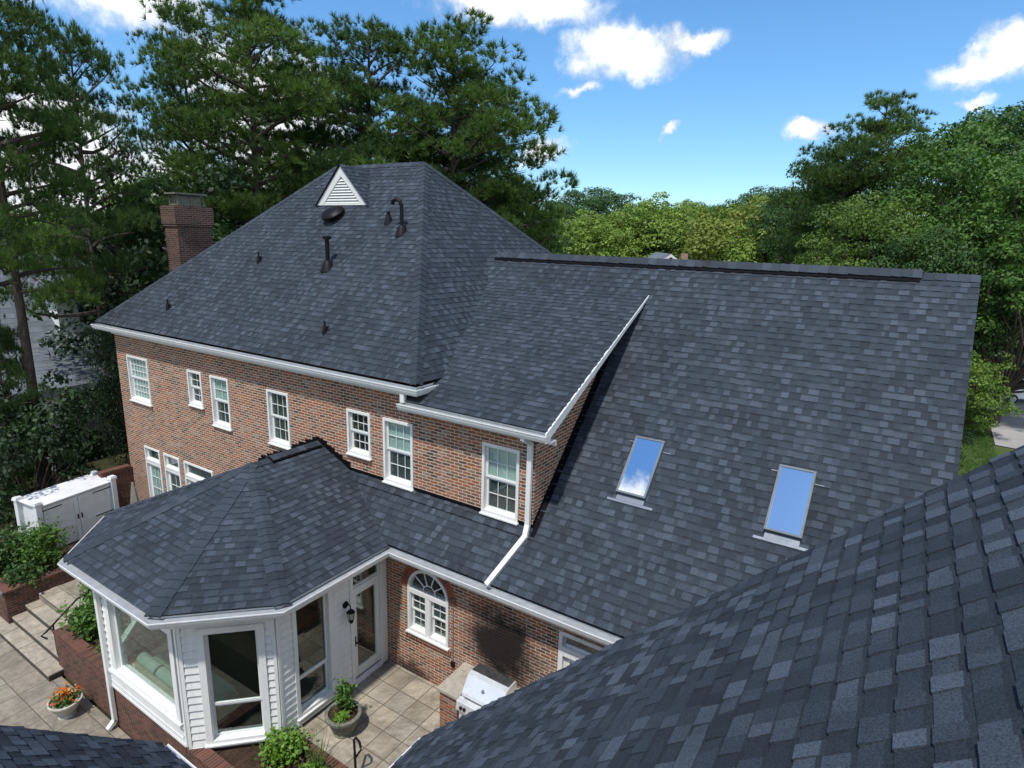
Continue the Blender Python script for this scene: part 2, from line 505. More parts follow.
# ------------------------------------------------------------------ object helpers
def tag(o, label=None, cat=None, group=None, kind=None):
    if label: o['label'] = label
    if cat: o['category'] = cat
    if group: o['group'] = group
    if kind: o['kind'] = kind
    return o


def thing(name, label, cat, loc=(0, 0, 0), group=None):
    o = bpy.data.objects.new(name, None)
    COL.objects.link(o)
    o.location = loc
    o.empty_display_size = 0.3
    return tag(o, label, cat, group)


def root_loc(o):
    v = Vector((0, 0, 0))
    while o is not None:
        v += Vector(o.location)
        o = o.parent
    return v


def newell(p):
    n = Vector((0, 0, 0))
    for i in range(len(p)):
        a, b = p[i], p[(i + 1) % len(p)]
        n += Vector(((a.y - b.y) * (a.z + b.z), (a.z - b.z) * (a.x + b.x), (a.x - b.x) * (a.y + b.y)))
    return n.normalized() if n.length > 1e-12 else Vector((0, 0, 1))


class MB:
    def __init__(s):
        s.v, s.f, s.t, s.uv = [], [], [], []

    def face(s, pts, tone=0.5, uvs=None):
        pts = [Vector(p) for p in pts]
        i = len(s.v)
        s.v += pts
        s.f.append(tuple(range(i, i + len(pts))))
        s.t.append(tone)
        if uvs is None:
            n = newell(pts)
            u = Vector((0, 0, 1)).cross(n)
            u = Vector((1, 0, 0)) if u.length < 0.25 else u.normalized()
            vv = n.cross(u).normalized()
            # keep neighbouring walls in step: courses follow height
            uvs = [(p.dot(u), p.z if abs(n.z) < 0.2 else p.dot(vv)) for p in pts]
        s.uv += uvs
        return s

    def box(s, x0, x1, y0, y1, z0, z1, tone=0.5):
        return s.fbox(Vector((0, 0, 0)), Vector((1, 0, 0)), Vector((0, 1, 0)), Vector((0, 0, 1)), x0, x1, y0, y1, z0, z1, tone)

    def fbox(s, O, A, B, Cc, a0, a1, b0, b1, c0, c1, tone=0.5):
        O, A, B, Cc = Vector(O), Vector(A), Vector(B), Vector(Cc)
        P = lambda a, b, c: O + A * a + B * b + Cc * c
        q = [P(a, b, c) for c in (c0, c1) for b in (b0, b1) for a in (a0, a1)]
        fs = [(0, 2, 3, 1), (4, 5, 7, 6), (0, 1, 5, 4), (2, 6, 7, 3), (0, 4, 6, 2), (1, 3, 7, 5)]
        flip = A.cross(B).dot(Cc) * (a1 - a0) * (b1 - b0) * (c1 - c0) < 0
        for f in fs:
            pts = [q[i] for i in f]
            s.face(pts[::-1] if flip else pts, tone)
        return s

    def prism(s, poly, ext):
        """closed solid: planar polygon (outward = away from ext) pushed along ext"""
        poly = [Vector(p) for p in poly]
        ext = Vector(ext)
        if newell(poly).dot(ext) > 0:
            poly = poly[::-1]
        q = [p + ext for p in poly]
        s.face(poly)
        s.face(q[::-1])
        n = len(poly)
        for i in range(n):
            s.face([poly[(i + 1) % n], poly[i], q[i], q[(i + 1) % n]])
        return s

    def tube(s, pts, rad, n=8, cap=True, tone=0.5):
        pts = [Vector(p) for p in pts]
        if not hasattr(rad, '__len__'):
            rad = [rad] * len(pts)
        rings = []
        ref = None
        for i, p in enumerate(pts):
            d = (pts[min(i + 1, len(pts) - 1)] - pts[max(i - 1, 0)]).normalized()
            if ref is None:
                ref = d.orthogonal().normalized()
            ref = (ref - d * ref.dot(d))
            ref = ref.normalized() if ref.length > 1e-6 else d.orthogonal().normalized()
            b = d.cross(ref)
            rings.append([p + (ref * math.cos(2 * math.pi * k / n) + b * math.sin(2 * math.pi * k / n)) * rad[i] for k in range(n)])
        for a, b in zip(rings, rings[1:]):
            for k in range(n):
                s.face([a[k], a[(k + 1) % n], b[(k + 1) % n], b[k]], tone)
        if cap:
            s.face(rings[0][::-1], tone)
            s.face(rings[-1], tone)
        return s

    def lathe(s, prof, c, n=24, axis=Vector((0, 0, 1)), flute=0.0):
        c = Vector(c)
        axis = Vector(axis).normalized()
        a = axis.orthogonal().normalized()
        b = axis.cross(a)
        rings = []
        for r, z in prof:
            rings.append([c + axis * z + (a * math.cos(2 * math.pi * k / n) + b * math.sin(2 * math.pi * k / n)) * (r * (1 + flute * (k % 2))) for k in range(n)])
        for p, q in zip(rings, rings[1:]):
            for k in range(n):
                s.face([p[k], p[(k + 1) % n], q[(k + 1) % n], q[k]])
        return s

    def build(s, name, mat, parent=None, smooth=False, bevel=0.0):
        me = bpy.data.meshes.new(name)
        off = root_loc(parent)
        me.from_pydata([tuple(p - off) for p in s.v], [], s.f)
        lay = me.uv_layers.new(name='UVMap')
        flat = np.array(s.uv, dtype=np.float32).ravel()
        lay.data.foreach_set('uv', flat)
        at = me.attributes.new('tone', 'FLOAT', 'FACE')
        at.data.foreach_set('value', np.array(s.t, dtype=np.float32))
        me.materials.append(MT[mat] if isinstance(mat, str) else mat)
        o = bpy.data.objects.new(name, me)
        COL.objects.link(o)
        o.parent = parent
        if smooth or bevel:
            import bmesh
            bm = bmesh.new()
            bm.from_mesh(me)
            bmesh.ops.remove_doubles(bm, verts=bm.verts, dist=1e-5)
            bm.to_mesh(me)
            bm.free()
        if smooth:
            me.polygons.foreach_set('use_smooth', [True] * len(me.polygons))
            md = o.modifiers.new('es', 'EDGE_SPLIT')
            md.split_angle = R(40)
        if bevel:
            md = o.modifiers.new('bv', 'BEVEL')
            md.width = bevel
            md.segments = 2
            md.limit_method = 'ANGLE'
            md.angle_limit = R(40)
        return o


def clip2(poly, nx, ny, c):
    """keep the side nx*x+ny*y >= c of a convex 2-D polygon"""
    out = []
    for i in range(len(poly)):
        a, b = poly[i], poly[(i + 1) % len(poly)]
        da, db = nx * a[0] + ny * a[1] - c, nx * b[0] + ny * b[1] - c
        if da >= 0:
            out.append(a)
        if (da >= 0) != (db >= 0):
            k = da / (da - db)
            out.append((a[0] + (b[0] - a[0]) * k, a[1] + (b[1] - a[1]) * k))
    return out


def shingle_plane(mb, poly, expo=0.145, wmin=0.06, wmax=0.21, h_lo=0.005, h_hi=0.013, sd=0.12):
    """real overlapping laminated shingles on one roof plane: rows of tabs, some a layer thicker than others"""
    poly = [Vector(p) for p in poly]
    n = newell(poly)
    if n.z < 0:
        poly = poly[::-1]
        n = -n
    U = Vector((0, 0, 1)).cross(n).normalized()
    V = n.cross(U).normalized()
    O = poly[0]
    p2 = [((p - O).dot(U), (p - O).dot(V)) for p in poly]
    vmin, vmax = min(p[1] for p in p2), max(p[1] for p in p2)
    P = lambda u, v, h: O + U * u + V * v + n * h
    mb.face([P(u, v, -0.004) for u, v in p2], 0.1)
    nrow = int(math.ceil((vmax - vmin) / expo))
    for r_ in range(nrow):
        v0 = vmin + r_ * expo
        strip = clip2(clip2(p2, 0, 1, v0), 0, -1, -(v0 + expo))
        if len(strip) < 3:
            continue
        ua, ub = min(p[0] for p in strip), max(p[0] for p in strip)
        u = ua - random.random() * 0.3
        thick = random.random() < 0.5
        run = 0
        while u < ub:
            wd = random.uniform(wmin, wmax) if not thick else random.uniform(wmin, wmax * 0.85)
            cell = clip2(clip2(strip, 1, 0, u), -1, 0, -(u + wd))
            if len(cell) >= 3:
                hb = (h_hi if thick else h_lo) + random.uniform(-0.001, 0.001)
                tn = 0.47 + sd * (random.choices((-1.6, -0.3, 0.9, 1.9), (10, 28, 36, 26))[0] if thick else random.choices((-1.9, -0.7, 0.4, 1.4), (32, 34, 24, 10))[0]) + random.gauss(0, 0.03)
                tn = min(1.0, max(0.03, tn))
                H = lambda v: 0.001 + hb * (1 - 0.82 * (v - v0) / expo)
                bandv = v0 + expo * (0.80 if thick else 0.70)
                lowp, topp = clip2(cell, 0, -1, -bandv), clip2(cell, 0, 1, bandv)
                if expo < 0.2 and len(lowp) >= 3 and len(topp) >= 3:
                    mb.face([P(a, b, H(b)) for a, b in lowp], tn)
                    mb.face([P(a, b, H(b)) for a, b in topp], tn * (0.5 if sd < 0.15 else 0.3))     # darker band along the tab top, under the next course
                else:
                    mb.face([P(a, b, H(b)) for a, b in cell], tn)
                m_ = len(cell)
                for i in range(m_):
                    a, b = cell[i], cell[(i + 1) % m_]
                    if a[1] > v0 + expo * 0.98 and b[1] > v0 + expo * 0.98:
                        continue
                    mb.face([P(a[0], a[1], -0.003), P(b[0], b[1], -0.003), P(b[0], b[1], H(b[1])), P(a[0], a[1], H(a[1]))], tn * 0.7)
            u += wd
            thick = not thick if random.random() < 0.8 else thick


def cap_row(mb, p0, p1, n1, n2, wid=0.15, step=0.18, h=0.018):
    """overlapping bent cap shingles along a hip or ridge from p0 (low) to p1"""
    p0, p1, n1, n2 = Vector(p0), Vector(p1), Vector(n1).normalized(), Vector(n2).normalized()
    d = (p1 - p0)
    L = d.length
    d.normalize()
    s1 = d.cross(n1)
    if s1.dot(n2) > 0: s1 = -s1
    s2 = d.cross(n2)
    if s2.dot(n1) > 0: s2 = -s2
    nm = (n1 + n2).normalized()
    k = int(L / step)
    for i in range(k + 1):
        a, b = p0 + d * min(L, i * step), p0 + d * min(L, (i + 1.06) * step)
        tn = min(1, max(0, random.gauss(0.48, 0.09)))
        ja, jb = random.uniform(0.9, 1.05) * wid, wid
        for sd_, nn in ((s1, n1), (s2, n2)):
            q = [a + nm * (h + 0.016), b + nm * (h * 0.35 + 0.014), b + nn * (h * 0.35 + 0.008) + sd_ * jb, a + nn * (h + 0.008) + sd_ * ja]
            if newell(q).dot(nn) < 0:
                q = q[::-1]
            mb.face(q, tn)
            e = a + sd_ * ja
            q2 = [a + nm * (h + 0.016), e + nn * (h + 0.008), e - nn * 0.002, a - nm * 0.002]
            mb.face(q2, tn * 0.6)
            o1, o2 = a + nn * (h + 0.008) + sd_ * ja, b + nn * (h * 0.35 + 0.008) + sd_ * jb
            mb.face([o1, o2, o2 - nn * 0.03, o1 - nn * 0.03], tn * 0.6)


def sweep(mb, line, z, prof, closed_profile=True, offs=0.0):
    """sweep a profile (outward offset, height) along a plan polyline with mitred corners; outward = right of travel"""
    pts = [Vector((p[0], p[1])) for p in line]
    secs = []
    for i, p in enumerate(pts):
        dirs = []
        if i > 0: dirs.append((p - pts[i - 1]).normalized())
        if i < len(pts) - 1: dirs.append((pts[i + 1] - p).normalized())
        ns = [Vector((d.y, -d.x)) for d in dirs]
        if len(ns) == 1:
            m_ = ns[0]
        else:
            m_ = (ns[0] + ns[1]).normalized()
            m_ = m_ / max(0.3, m_.dot(ns[0]))
        secs.append([Vector((p.x + m_.x * o_, p.y + m_.y * o_, z + h_)) for o_, h_ in prof])
    n = len(prof)
    for a, b in zip(secs, secs[1:]):
        for k in range(n if closed_profile else n - 1):
            j = (k + 1) % n
            mb.face([a[k], b[k], b[j], a[j]])
    if closed_profile:
        mb.face(secs[0])
        mb.face(secs[-1][::-1])


def gutter(line, z, parent, wall_gap, frieze=0.16, out=0.035, drop=0.03):
    g = MB()
    z -= drop
    wall_gap += 0
    sweep(g, line, z, [(out, 0.0), (out, -0.018), (out - 0.012, -0.03), (out - 0.02, -0.07), (out - 0.045, -0.125), (out - 0.06, -0.14), (-0.125, -0.14), (-0.125, 0.02), (-0.119, 0.02), (-0.119, -0.016), (out - 0.014, -0.012), (out - 0.014, 0.0)])
    o = g.build('gutter', 'white', parent)
    q = MB()
    sweep(q, line, z, [(out - 0.0145, -0.009), (-0.118, -0.013), (-0.118, -0.015), (out - 0.0145, -0.0115)])
    q.build('gutter_guard', 'guard', o)
    q = MB()
    sweep(q, line, z, [(-0.128, 0.0), (-0.128, -0.175), (-wall_gap + 0.02, -0.175), (-wall_gap + 0.02, -0.15), (-0.15, -0.15), (-0.15, 0.0)])
    f_ = q.build('fascia', 'white', o)
    if frieze:
        q = MB()
        sweep(q, line, z, [(-wall_gap + 0.028, -0.168), (-wall_gap + 0.028, -0.168 - frieze * 0.5), (-wall_gap + 0.018, -0.168 - frieze), (-wall_gap - 0.004, -0.168 - frieze), (-wall_gap - 0.004, -0.168)])
        q.build('frieze_board', 'white', o)
    return o


def holed_wall(mb, O, U, N, u0, u1, z0, z1, holes, depth=0.16):
    """outer skin of a wall with rectangular openings and their reveals. O origin, U along, N outward"""
    O, U, N = Vector(O), Vector(U), Vector(N)
    Z = Vector((0, 0, 1))
    P = lambda u, z, n=0: O + U * u + Z * z + N * n
    us = sorted({u0, u1, *[h[0] for h in holes], *[h[1] for h in holes]})
    zs = sorted({z0, z1, *[h[2] for h in holes], *[h[3] for h in holes]})
    us = [u for u in us if u0 <= u <= u1]
    zs = [z for z in zs if z0 <= z <= z1]
    for a, b in zip(us, us[1:]):
        for c, d in zip(zs, zs[1:]):
            mu, mz = (a + b) / 2, (c + d) / 2
            if any(h[0] < mu < h[1] and h[2] < mz < h[3] for h in holes):
                continue
            q = [P(a, c), P(b, c), P(b, d), P(a, d)]
            if newell(q).dot(N) < 0: q = q[::-1]
            mb.face(q)
    for a, b, c, d in holes:
        for q in ([P(a, c), P(a, d), P(a, d, -depth), P(a, c, -depth)], [P(b, c), P(b, d), P(b, d, -depth), P(b, c, -depth)],
                  [P(a, c), P(b, c), P(b, c, -depth), P(a, c, -depth)], [P(a, d), P(b, d), P(b, d, -depth), P(a, d, -depth)]):
            mb.face(q)


def window(parent, O, U, N, u0, u1, z0, z1, cols=3, rows=2, back=('screen', 'screen'), casing=0.06, split=0.5, sash=0.045,
           double=True, glass='glass', sill=True, name='window', dark_back=True, proud=0.03):
    """double-hung window in an opening: casing > sash, pane, sill, blind"""
    O, U, N = Vector(O), Vector(U), Vector(N)
    Z = Vector((0, 0, 1))
    B = lambda mb, a, b, c, d, n0, n1: mb.fbox(O, U, Z, N, a, b, c, d, n0, n1)
    sl = 0.07 if sill else casing
    c = MB()
    B(c, u0, u0 + casing, z0, z1, -0.12, proud)
    B(c, u1 - casing, u1, z0, z1, -0.12, proud)
    B(c, u0 + casing, u1 - casing, z1 - casing, z1, -0.12, proud)
    B(c, u0 + casing, u1 - casing, z0, z0 + sl, -0.12, proud - 0.002)
    wn = c.build(name, 'white', parent, bevel=0.004)
    a, b, lo, hi = u0 + casing, u1 - casing, z0 + sl, z1 - casing
    s = MB()
    mid = lo + (hi - lo) * split
    halves = [(mid, hi, -0.045, 0), (lo, mid, -0.075, 1)] if double else [(lo, hi, -0.045, 0)]
    p = MB()
    for (c0, c1, n, k) in halves:
        B(s, a, a + sash, c0, c1, n - 0.035, n)
        B(s, b - sash, b, c0, c1, n - 0.035, n)
        B(s, a + sash, b - sash, c1 - sash, c1, n - 0.035, n)
        B(s, a + sash, b - sash, c0, c0 + sash, n - 0.035, n)
        for i in range(1, cols):
            x = a + sash + (b - a - 2 * sash) * i / cols
            B(s, x - 0.006, x + 0.006, c0 + sash, c1 - sash, n - 0.026, n - 0.01)
        for i in range(1, rows):
            zz = c0 + sash + (c1 - c0 - 2 * sash) * i / rows
            B(s, a + sash, b - sash, zz - 0.0065, zz + 0.0065, n - 0.027, n - 0.009)
        B(p, a + sash, b - sash, c0 + sash, c1 - sash, n - 0.021, n - 0.017)
    s.build('sash', 'white', wn)
    p.build('pane', glass, wn)
    if sill:
        q = MB()
        B(q, u0 - 0.02, u1 + 0.02, z0 - 0.035, z0 - 0.001, -0.1, proud + 0.04)
        q.build('sill', 'white', wn, bevel=0.004)
    for (c0, c1, n, k), bm in zip(halves, back):
        if bm:
            q = MB()
            B(q, a - 0.01, b + 0.01, c0, c1, n - 0.05, n - 0.042)
            q.build('blind' if bm != 'dark' else 'shade', bm, wn)
    return wn


# ------------------------------------------------------------------ setting: ground
def ground_height(x, y):
    if x < 1.2 and y < -3.2 and x > -16 and y > -16:
        return -1.0
    if x > 1.0 and y < 0 and y > -16: return -0.35
    d = math.hypot(x, y)
    return -0.42 - 0.0 * d


g = MB()
xs = [-4000, -600, -200, -80, -40, -24, -16.2, -15.9, -10, -6, -3, 0, 1.0, 1.2, 5, 10, 20, 40, 80, 200, 600, 4000]
ys = [-4000, -600, -100, -40, -16.2, -15.9, -10, -6, -3.9, -3.0, 0, 5, 12, 20, 30, 45, 80, 200, 600, 4000]
for i in range(len(xs) - 1):
    for j in range(len(ys) - 1):
        c = [(xs[i], ys[j]), (xs[i + 1], ys[j]), (xs[i + 1], ys[j + 1]), (xs[i], ys[j + 1])]
        g.face([(x, y, ground_height(x, y)) for x, y in c])
tag(g.build('ground', 'ground'), kind='structure')
# upper patio slab, with the planting bed cut out of its edge
g = MB()
g.box(0.02, 9.0, -2.53, -0.012, -0.34, 0.0)
g.box(2.1, 9.0, -5.6, -2.53, -0.34, 0.0)
tag(g.build('patio', 'pavers'), 'warm square stone pavers between grill and glass door', kind='structure')
g = MB()
g.box(-16, 1.0, -15, -3.96, -1.02, -0.9)
tag(g.build('lower_patio', 'pavers_low'), 'grey stone pavers below the white sunroom', kind='structure')
g = MB()
g.box(-9.55, -6.86, -3.25, 0.0, -0.5, -0.185)
tag(g.build('upper_landing', 'pavers_low'), kind='structure')
# driveway and lawn on the far side
g = MB()
g.face([(13.6, 30.6, -0.40), (60, 24, -0.40), (70, 62, -0.40), (15.0, 58, -0.40), (13.9, 40, -0.40)])
tag(g.build('driveway', 'drive'), kind='structure')
g = MB()
g.face([(9, 13, -0.408), (40, 10, -0.408), (44, 26.2, -0.408), (13.5, 30.4, -0.408), (13.4, 60, -0.408), (6, 60, -0.408)])
tag(g.build('lawn', 'lawn'), kind='structure')

# ------------------------------------------------------------------ brick house
F = 0.503
XL, XD = -12.11, 3.38
ZM, YM = 6.42, 0.13
MW, DW, ZE = 1.0136, 0.42, 3.10
wing_z = lambda y: ZE + MW * (y + DW)
shed_z = lambda y: 6.07 + 0.479 * (y - 0.13)
Z = Vector((0, 0, 1))
X = Vector((1, 0, 0))
Y = Vector((0, 1, 0))
house = thing('brick_house', 'red brick house with dark blue-grey shingle roofs and a white sunroom', 'house', (-4, 4, -0.4))

# facade with its windows
HEAD = 5.52
FW = [  # u0,u1,z0,z1,cols,rows,backs
    (-11.46, -10.24, 4.08, HEAD, 6, 3, ('blind', 'blind')),
    (-8.09, -7.40, 4.50, HEAD, 2, 2, ('screen', 'dark')),
    (-6.97, -6.14, 4.11, HEAD, 2, 2, ('pale_back', 'screen')),
    (-4.50, -3.66, 4.11, HEAD, 3, 2, ('screen', 'screen')),
    (-1.60, -0.86, 4.47, HEAD, 3, 2, ('dark', 'dark')),
    (-0.47, 0.39, 4.06, HEAD, 3, 2, ('pale_back', 'screen')),
    (2.19, 3.05, 4.06, HEAD, 3, 2, ('pale_back', 'screen'))]
LWIN = [(-11.0, -10.1), (-9.87, -9.0), (-8.74, -7.25)]
wl = MB()
holes = [f[:4] for f in FW] + [(a, b, 0.0, 2.64) for a, b in LWIN]
holed_wall(wl, (0, F, 0), X, -Y, XL, 0.62, -0.45, 6.27, [h for h in holes if h[0] < 0.5])
holed_wall(wl, (0, F, 0), X, -Y, 0.62, XD, 2.0, 5.92, [h for h in holes if h[0] > 0.5])
wl.face([(XL, F, -0.45), (XL, F, 6.3), (XL, 12.5, 6.3), (XL, 12.5, -0.45)])
wl.face([(XL, 12.5, -0.45), (XL, 12.5, 6.3), (0.4, 12.5, 6.3), (0.4, 12.5, -0.45)])
wl.face([(XD, F, 3.9), (XD, F, shed_z(F) - 0.16), (XD, 4.6, shed_z(4.6) - 0.1), (XD, 4.6, wing_z(4.6) - 0.1)])
wl.build('wall', 'brick', house)
wl = MB()
AW = (0.66, 1.77, 1.06, 2.63)
D2 = (4.32, 6.1, 0.02, 2.53)
holed_wall(wl, (0, 0, 0), X, -Y, -0.02, 9.4, -0.35, 2.96, [AW, D2])
acx, ar, azs = (AW[0] + AW[1]) / 2, (AW[1] - AW[0]) / 2, AW[3] - (AW[1] - AW[0]) / 2
for s_ in (-1, 1):       # spandrels of the arched opening
    for k in range(8):
        t0, t1 = math.pi / 2 * k / 8, math.pi / 2 * (k + 1) / 8
        a = Vector((acx + s_ * ar * math.cos(t0), 0, azs + ar * math.sin(t0)))
        b = Vector((acx + s_ * ar * math.cos(t1), 0, azs + ar * math.sin(t1)))
        q = [a, b, Vector((b.x, 0, AW[3])), Vector((a.x, 0, AW[3]))] if k < 7 else [a, b, Vector((a.x, 0, AW[3]))]
        q = [a, b, Vector((acx + s_ * ar, 0, AW[3]))]
        if newell(q).y > 0: q = q[::-1]
        wl.face(q)
        q = [a, b, b + Y * 0.14, a + Y * 0.14]
        wl.face(q)
wl.face([(9.4, 0, -0.4), (9.4, 0, 2.96), (9.4, 5.33, 8.5), (9.4, 10.66, 2.96), (9.4, 10.66, -0.4)])
wl.face([(0.4, 10.66, -0.4), (0.4, 10.66, 2.96), (9.4, 10.66, 2.96), (9.4, 10.66, -0.4)])
wl.build('wall', 'brick_sooty', house)
# dark rooms behind the glass
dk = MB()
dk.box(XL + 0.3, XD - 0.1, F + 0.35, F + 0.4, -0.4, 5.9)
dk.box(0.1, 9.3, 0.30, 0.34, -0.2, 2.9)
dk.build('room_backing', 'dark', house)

for (a, b, c, d, co, ro, bk) in FW:
    window(house, (0, F, 0), X, -Y, a, b, c, d, co, ro, bk)
    q = MB()
    q.box(a + 0.0, b - 0.0, F - 0.03, F + 0.05, c - 0.115, c - 0.037)
    q.build('brick_sill', 'rowlock_red', house)
for i, (a, b) in enumerate(LWIN):
    wn = window(house, (0, F, 0), X, -Y, a, b, 2.16, 2.64, 1, 1, ('screen',), double=False, sill=False, name='transom_window')
    if i < 2:
        window(house, (0, F, 0), X, -Y, a, b, 0.0, 2.14, 2 + (i == 0), 5, ('pale_back' if i == 0 else 'screen',), double=False, sill=False, name='french_door', sash=0.09)
    else:
        for aa, bb in ((a, (a + b) / 2 - 0.003), ((a + b) / 2 + 0.003, b)):
            window(house, (0, F, 0), X, -Y, aa, bb, 0.0, 2.14, 2, 5, ('screen',), double=False, sill=False, name='french_door', sash=0.09)

# arched double window in the wing
wn = MB()
fw = 0.06
Bx = lambda mb, a, b, c, d, n0, n1: mb.fbox((0, 0, 0), X, Z, -Y, a, b, c, d, n0, n1)
zt = azs - 0.03
Bx(wn, AW[0], AW[0] + fw, AW[2], azs, -0.1, 0.03)
Bx(wn, AW[1] - fw, AW[1], AW[2], azs, -0.1, 0.03)
Bx(wn, AW[0] + fw, AW[1] - fw, AW[2], AW[2] + 0.07, -0.1, 0.028)
Bx(wn, AW[0] + fw, AW[1] - fw, zt - 0.05, zt + 0.05, -0.1, 0.034)
Bx(wn, acx - 0.065, acx + 0.065, AW[2] + 0.07, zt - 0.05, -0.1, 0.026)
NA = 24
for k in range(NA):
    t0, t1 = math.pi * k / NA, math.pi * (k + 1) / NA
    pt = lambda r_, t_, n: Vector((acx + r_ * math.cos(t_), -n, azs + r_ * math.sin(t_)))
    ri, ro = ar - fw, ar
    q = [pt(ri, t0, 0.03), pt(ro, t0, 0.03), pt(ro, t1, 0.03), pt(ri, t1, 0.03)]
    if newell(q).y > 0: q = q[::-1]
    wn.face(q)
    wn.face([pt(ri, t0, 0.03), pt(ri, t1, 0.03), pt(ri, t1, -0.1), pt(ri, t0, -0.1)])
    wn.face([pt(ro, t0, 0.03), pt(ro, t1, 0.03), pt(ro, t1, -0.1), pt(ro, t0, -0.1)])
arch = wn.build('arched_window', 'white', house)
s = MB()
for k in range(NA):     # small inner half ring of the fanlight
    t0, t1 = math.pi * k / NA, math.pi * (k + 1) / NA
    for ra, rb, n in ((0.155, 0.18, -0.03),):
        pt = lambda r_, t_: Vector((acx + r_ * math.cos(t_), -n, azs + 0.02 + r_ * math.sin(t_)))
        q = [pt(ra, t0), pt(rb, t0), pt(rb, t1), pt(ra, t1)]
        if newell(q).y > 0: q = q[::-1]
        s.face(q)
for k in range(1, 5):
    t0 = math.pi * k / 5
    d = Vector((math.cos(t0), 0, math.sin(t0)))
    n_ = Vector((-d.z, 0, d.x))
    s.fbox(Vector((acx, 0, azs + 0.02)), d, n_, -Y, 0.17, ar - fw + 0.01, -0.011, 0.011, -0.05, -0.028)
s.build('fanlight_muntin', 'white', arch)
p = MB()
p.face([Vector((acx + (ar - fw + 0.01) * math.cos(math.pi * k / NA), 0.06, azs + (ar - fw + 0.01) * math.sin(math.pi * k / NA))) for k in range(NA + 1)])
p.build('pane', 'glass', arch)
for a, b in ((AW[0] + fw, acx - 0.065), (acx + 0.065, AW[1] - fw)):
    window(house, (0, 0, 0), X, -Y, a, b, AW[2] + 0.07, zt - 0.05, 2, 2, ('screen', 'screen'), casing=0.012, sash=0.034, sill=False, proud=0.01)
q = MB()
Bx(q, AW[0] - 0.03, AW[1] + 0.03, AW[2] - 0.04, AW[2] - 0.001, -0.05, 0.075)
q.build('sill', 'white', arch, bevel=0.004)
q = MB()
q.face([(AW[0] - 0.06, -0.035, AW[2] - 0.16), (AW[1] + 0.06, -0.035, AW[2] - 0.16), (AW[1] + 0.06, -0.035, AW[2] - 0.045), (AW[0] - 0.06, -0.035, AW[2] - 0.045)])
q.face([(AW[0] - 0.06, -0.035, AW[2] - 0.045), (AW[1] + 0.06, -0.035, AW[2] - 0.045), (AW[1] + 0.06, 0.0, AW[2] - 0.043), (AW[0] - 0.06, 0.0, AW[2] - 0.043)])
for xx in (AW[0] - 0.06, AW[1] + 0.06):
    q.face([(xx, 0, AW[2] - 0.16), (xx, -0.035, AW[2] - 0.16), (xx, -0.035, AW[2] - 0.045), (xx, 0, AW[2] - 0.045)])
q.build('brick_sill', 'rowlock_red', house)
# soldier bricks round the arch
q = MB()
na = 30
for k in range(na):
    t0, t1 = math.pi * k / na + 0.006, math.pi * (k + 1) / na - 0.006
    pt = lambda r_, t_: Vector((acx + r_ * math.cos(t_), -0.006, azs + r_ * math.sin(t_)))
    qq = [pt(ar + 0.012, t0), pt(ar + 0.20, t0), pt(ar + 0.20, t1), pt(ar + 0.012, t1)]
    if qq[1].z > 2.93 or qq[2].z > 2.93:
        for v_ in qq: v_.z = min(v_.z, 2.93)
    if newell(qq).y > 0: qq = qq[::-1]
    uu = k * 0.0677 + 0.01
    q.face(qq, 0.5, [(uu, 0.05), (uu, 0.33), (uu + 0.045, 0.33), (uu + 0.045, 0.05)])
q.build('brick_arch', 'rowlock_red', house)
# french door with transom at the right end of the wing wall
window(house, (0, 0, 0), X, -Y, D2[0], D2[1], 2.16, 2.53, 1, 1, ('dark',), double=False, sill=False, name='transom_window', casing=0.07)
window(house, (0, 0, 0), X, -Y, D2[0], 5.205, 0.02, 2.14, 1, 1, ('blind',), double=False, sill=False, name='french_door', casing=0.09, sash=0.12)
window(house, (0, 0, 0), X, -Y, 5.215, D2[1], 0.02, 2.14, 1, 1, ('blind',), double=False, sill=False, name='french_door', casing=0.09, sash=0.12)
# thin conduit and outlet box beside the arched window
q = MB()
q.box(1.885, 1.90, -0.02, -0.003, 0.78, 2.25)
q.build('conduit', 'lead', house)
q = MB()
q.box(1.85, 1.94, -0.05, -0.002, 0.68, 0.79)
q.build('outlet_box', 'black', house, bevel=0.008)

# ---- roofs
e = 0.06
zmf = lambda y: ZM + (y - YM)
roof = MB()
rl, rr = Vector((-6.86, 5.07, 11.36)), Vector((-3.22, 5.07, 11.36))
m_e = (11.36 - ZM) / (0.82 + 3.22)
m_l = (11.36 - ZM) / (12.63 - 6.86)
shingle_plane(roof, [(-12.57, YM + e, zmf(YM + e)), (0.76, YM + e, zmf(YM + e)), rr, rl])
shingle_plane(roof, [(0.76, YM + e, ZM + m_e * e), (0.76, 12.9, ZM + m_e * e), rr])
main_roof = roof.build('main_roof', 'shingle', house)
roof = MB()
shingle_plane(roof, [(-12.57, 12.9, ZM + e * m_l), (-12.57, YM + e, ZM + e * m_l), rl], 0.29, 0.4, 0.9)
shingle_plane(roof, [(0.76, 12.9, ZM + e), (-12.57, 12.9, ZM + e), rl, rr], 0.29, 0.4, 0.9)
roof.build('rear_slope', 'shingle', main_roof)
nf, ne_, nl = Vector((0, -1, 1)), Vector((m_e, 0, 1)), Vector((-m_l, 0, 1))
nb = Vector((0, 0.63, 1))
cp = MB()
cap_row(cp, (0.74, YM + 0.1, ZM + 0.08), rr, nf, ne_)
cap_row(cp, (-12.52, YM + 0.1, ZM + 0.08), rl, nf, nl)
cap_row(cp, (0.74, 12.8, ZM + 0.08), rr, nb, ne_)
cap_row(cp, rl, rr, nf, nb)
cp.build('hip_cap', 'shingle', main_roof)

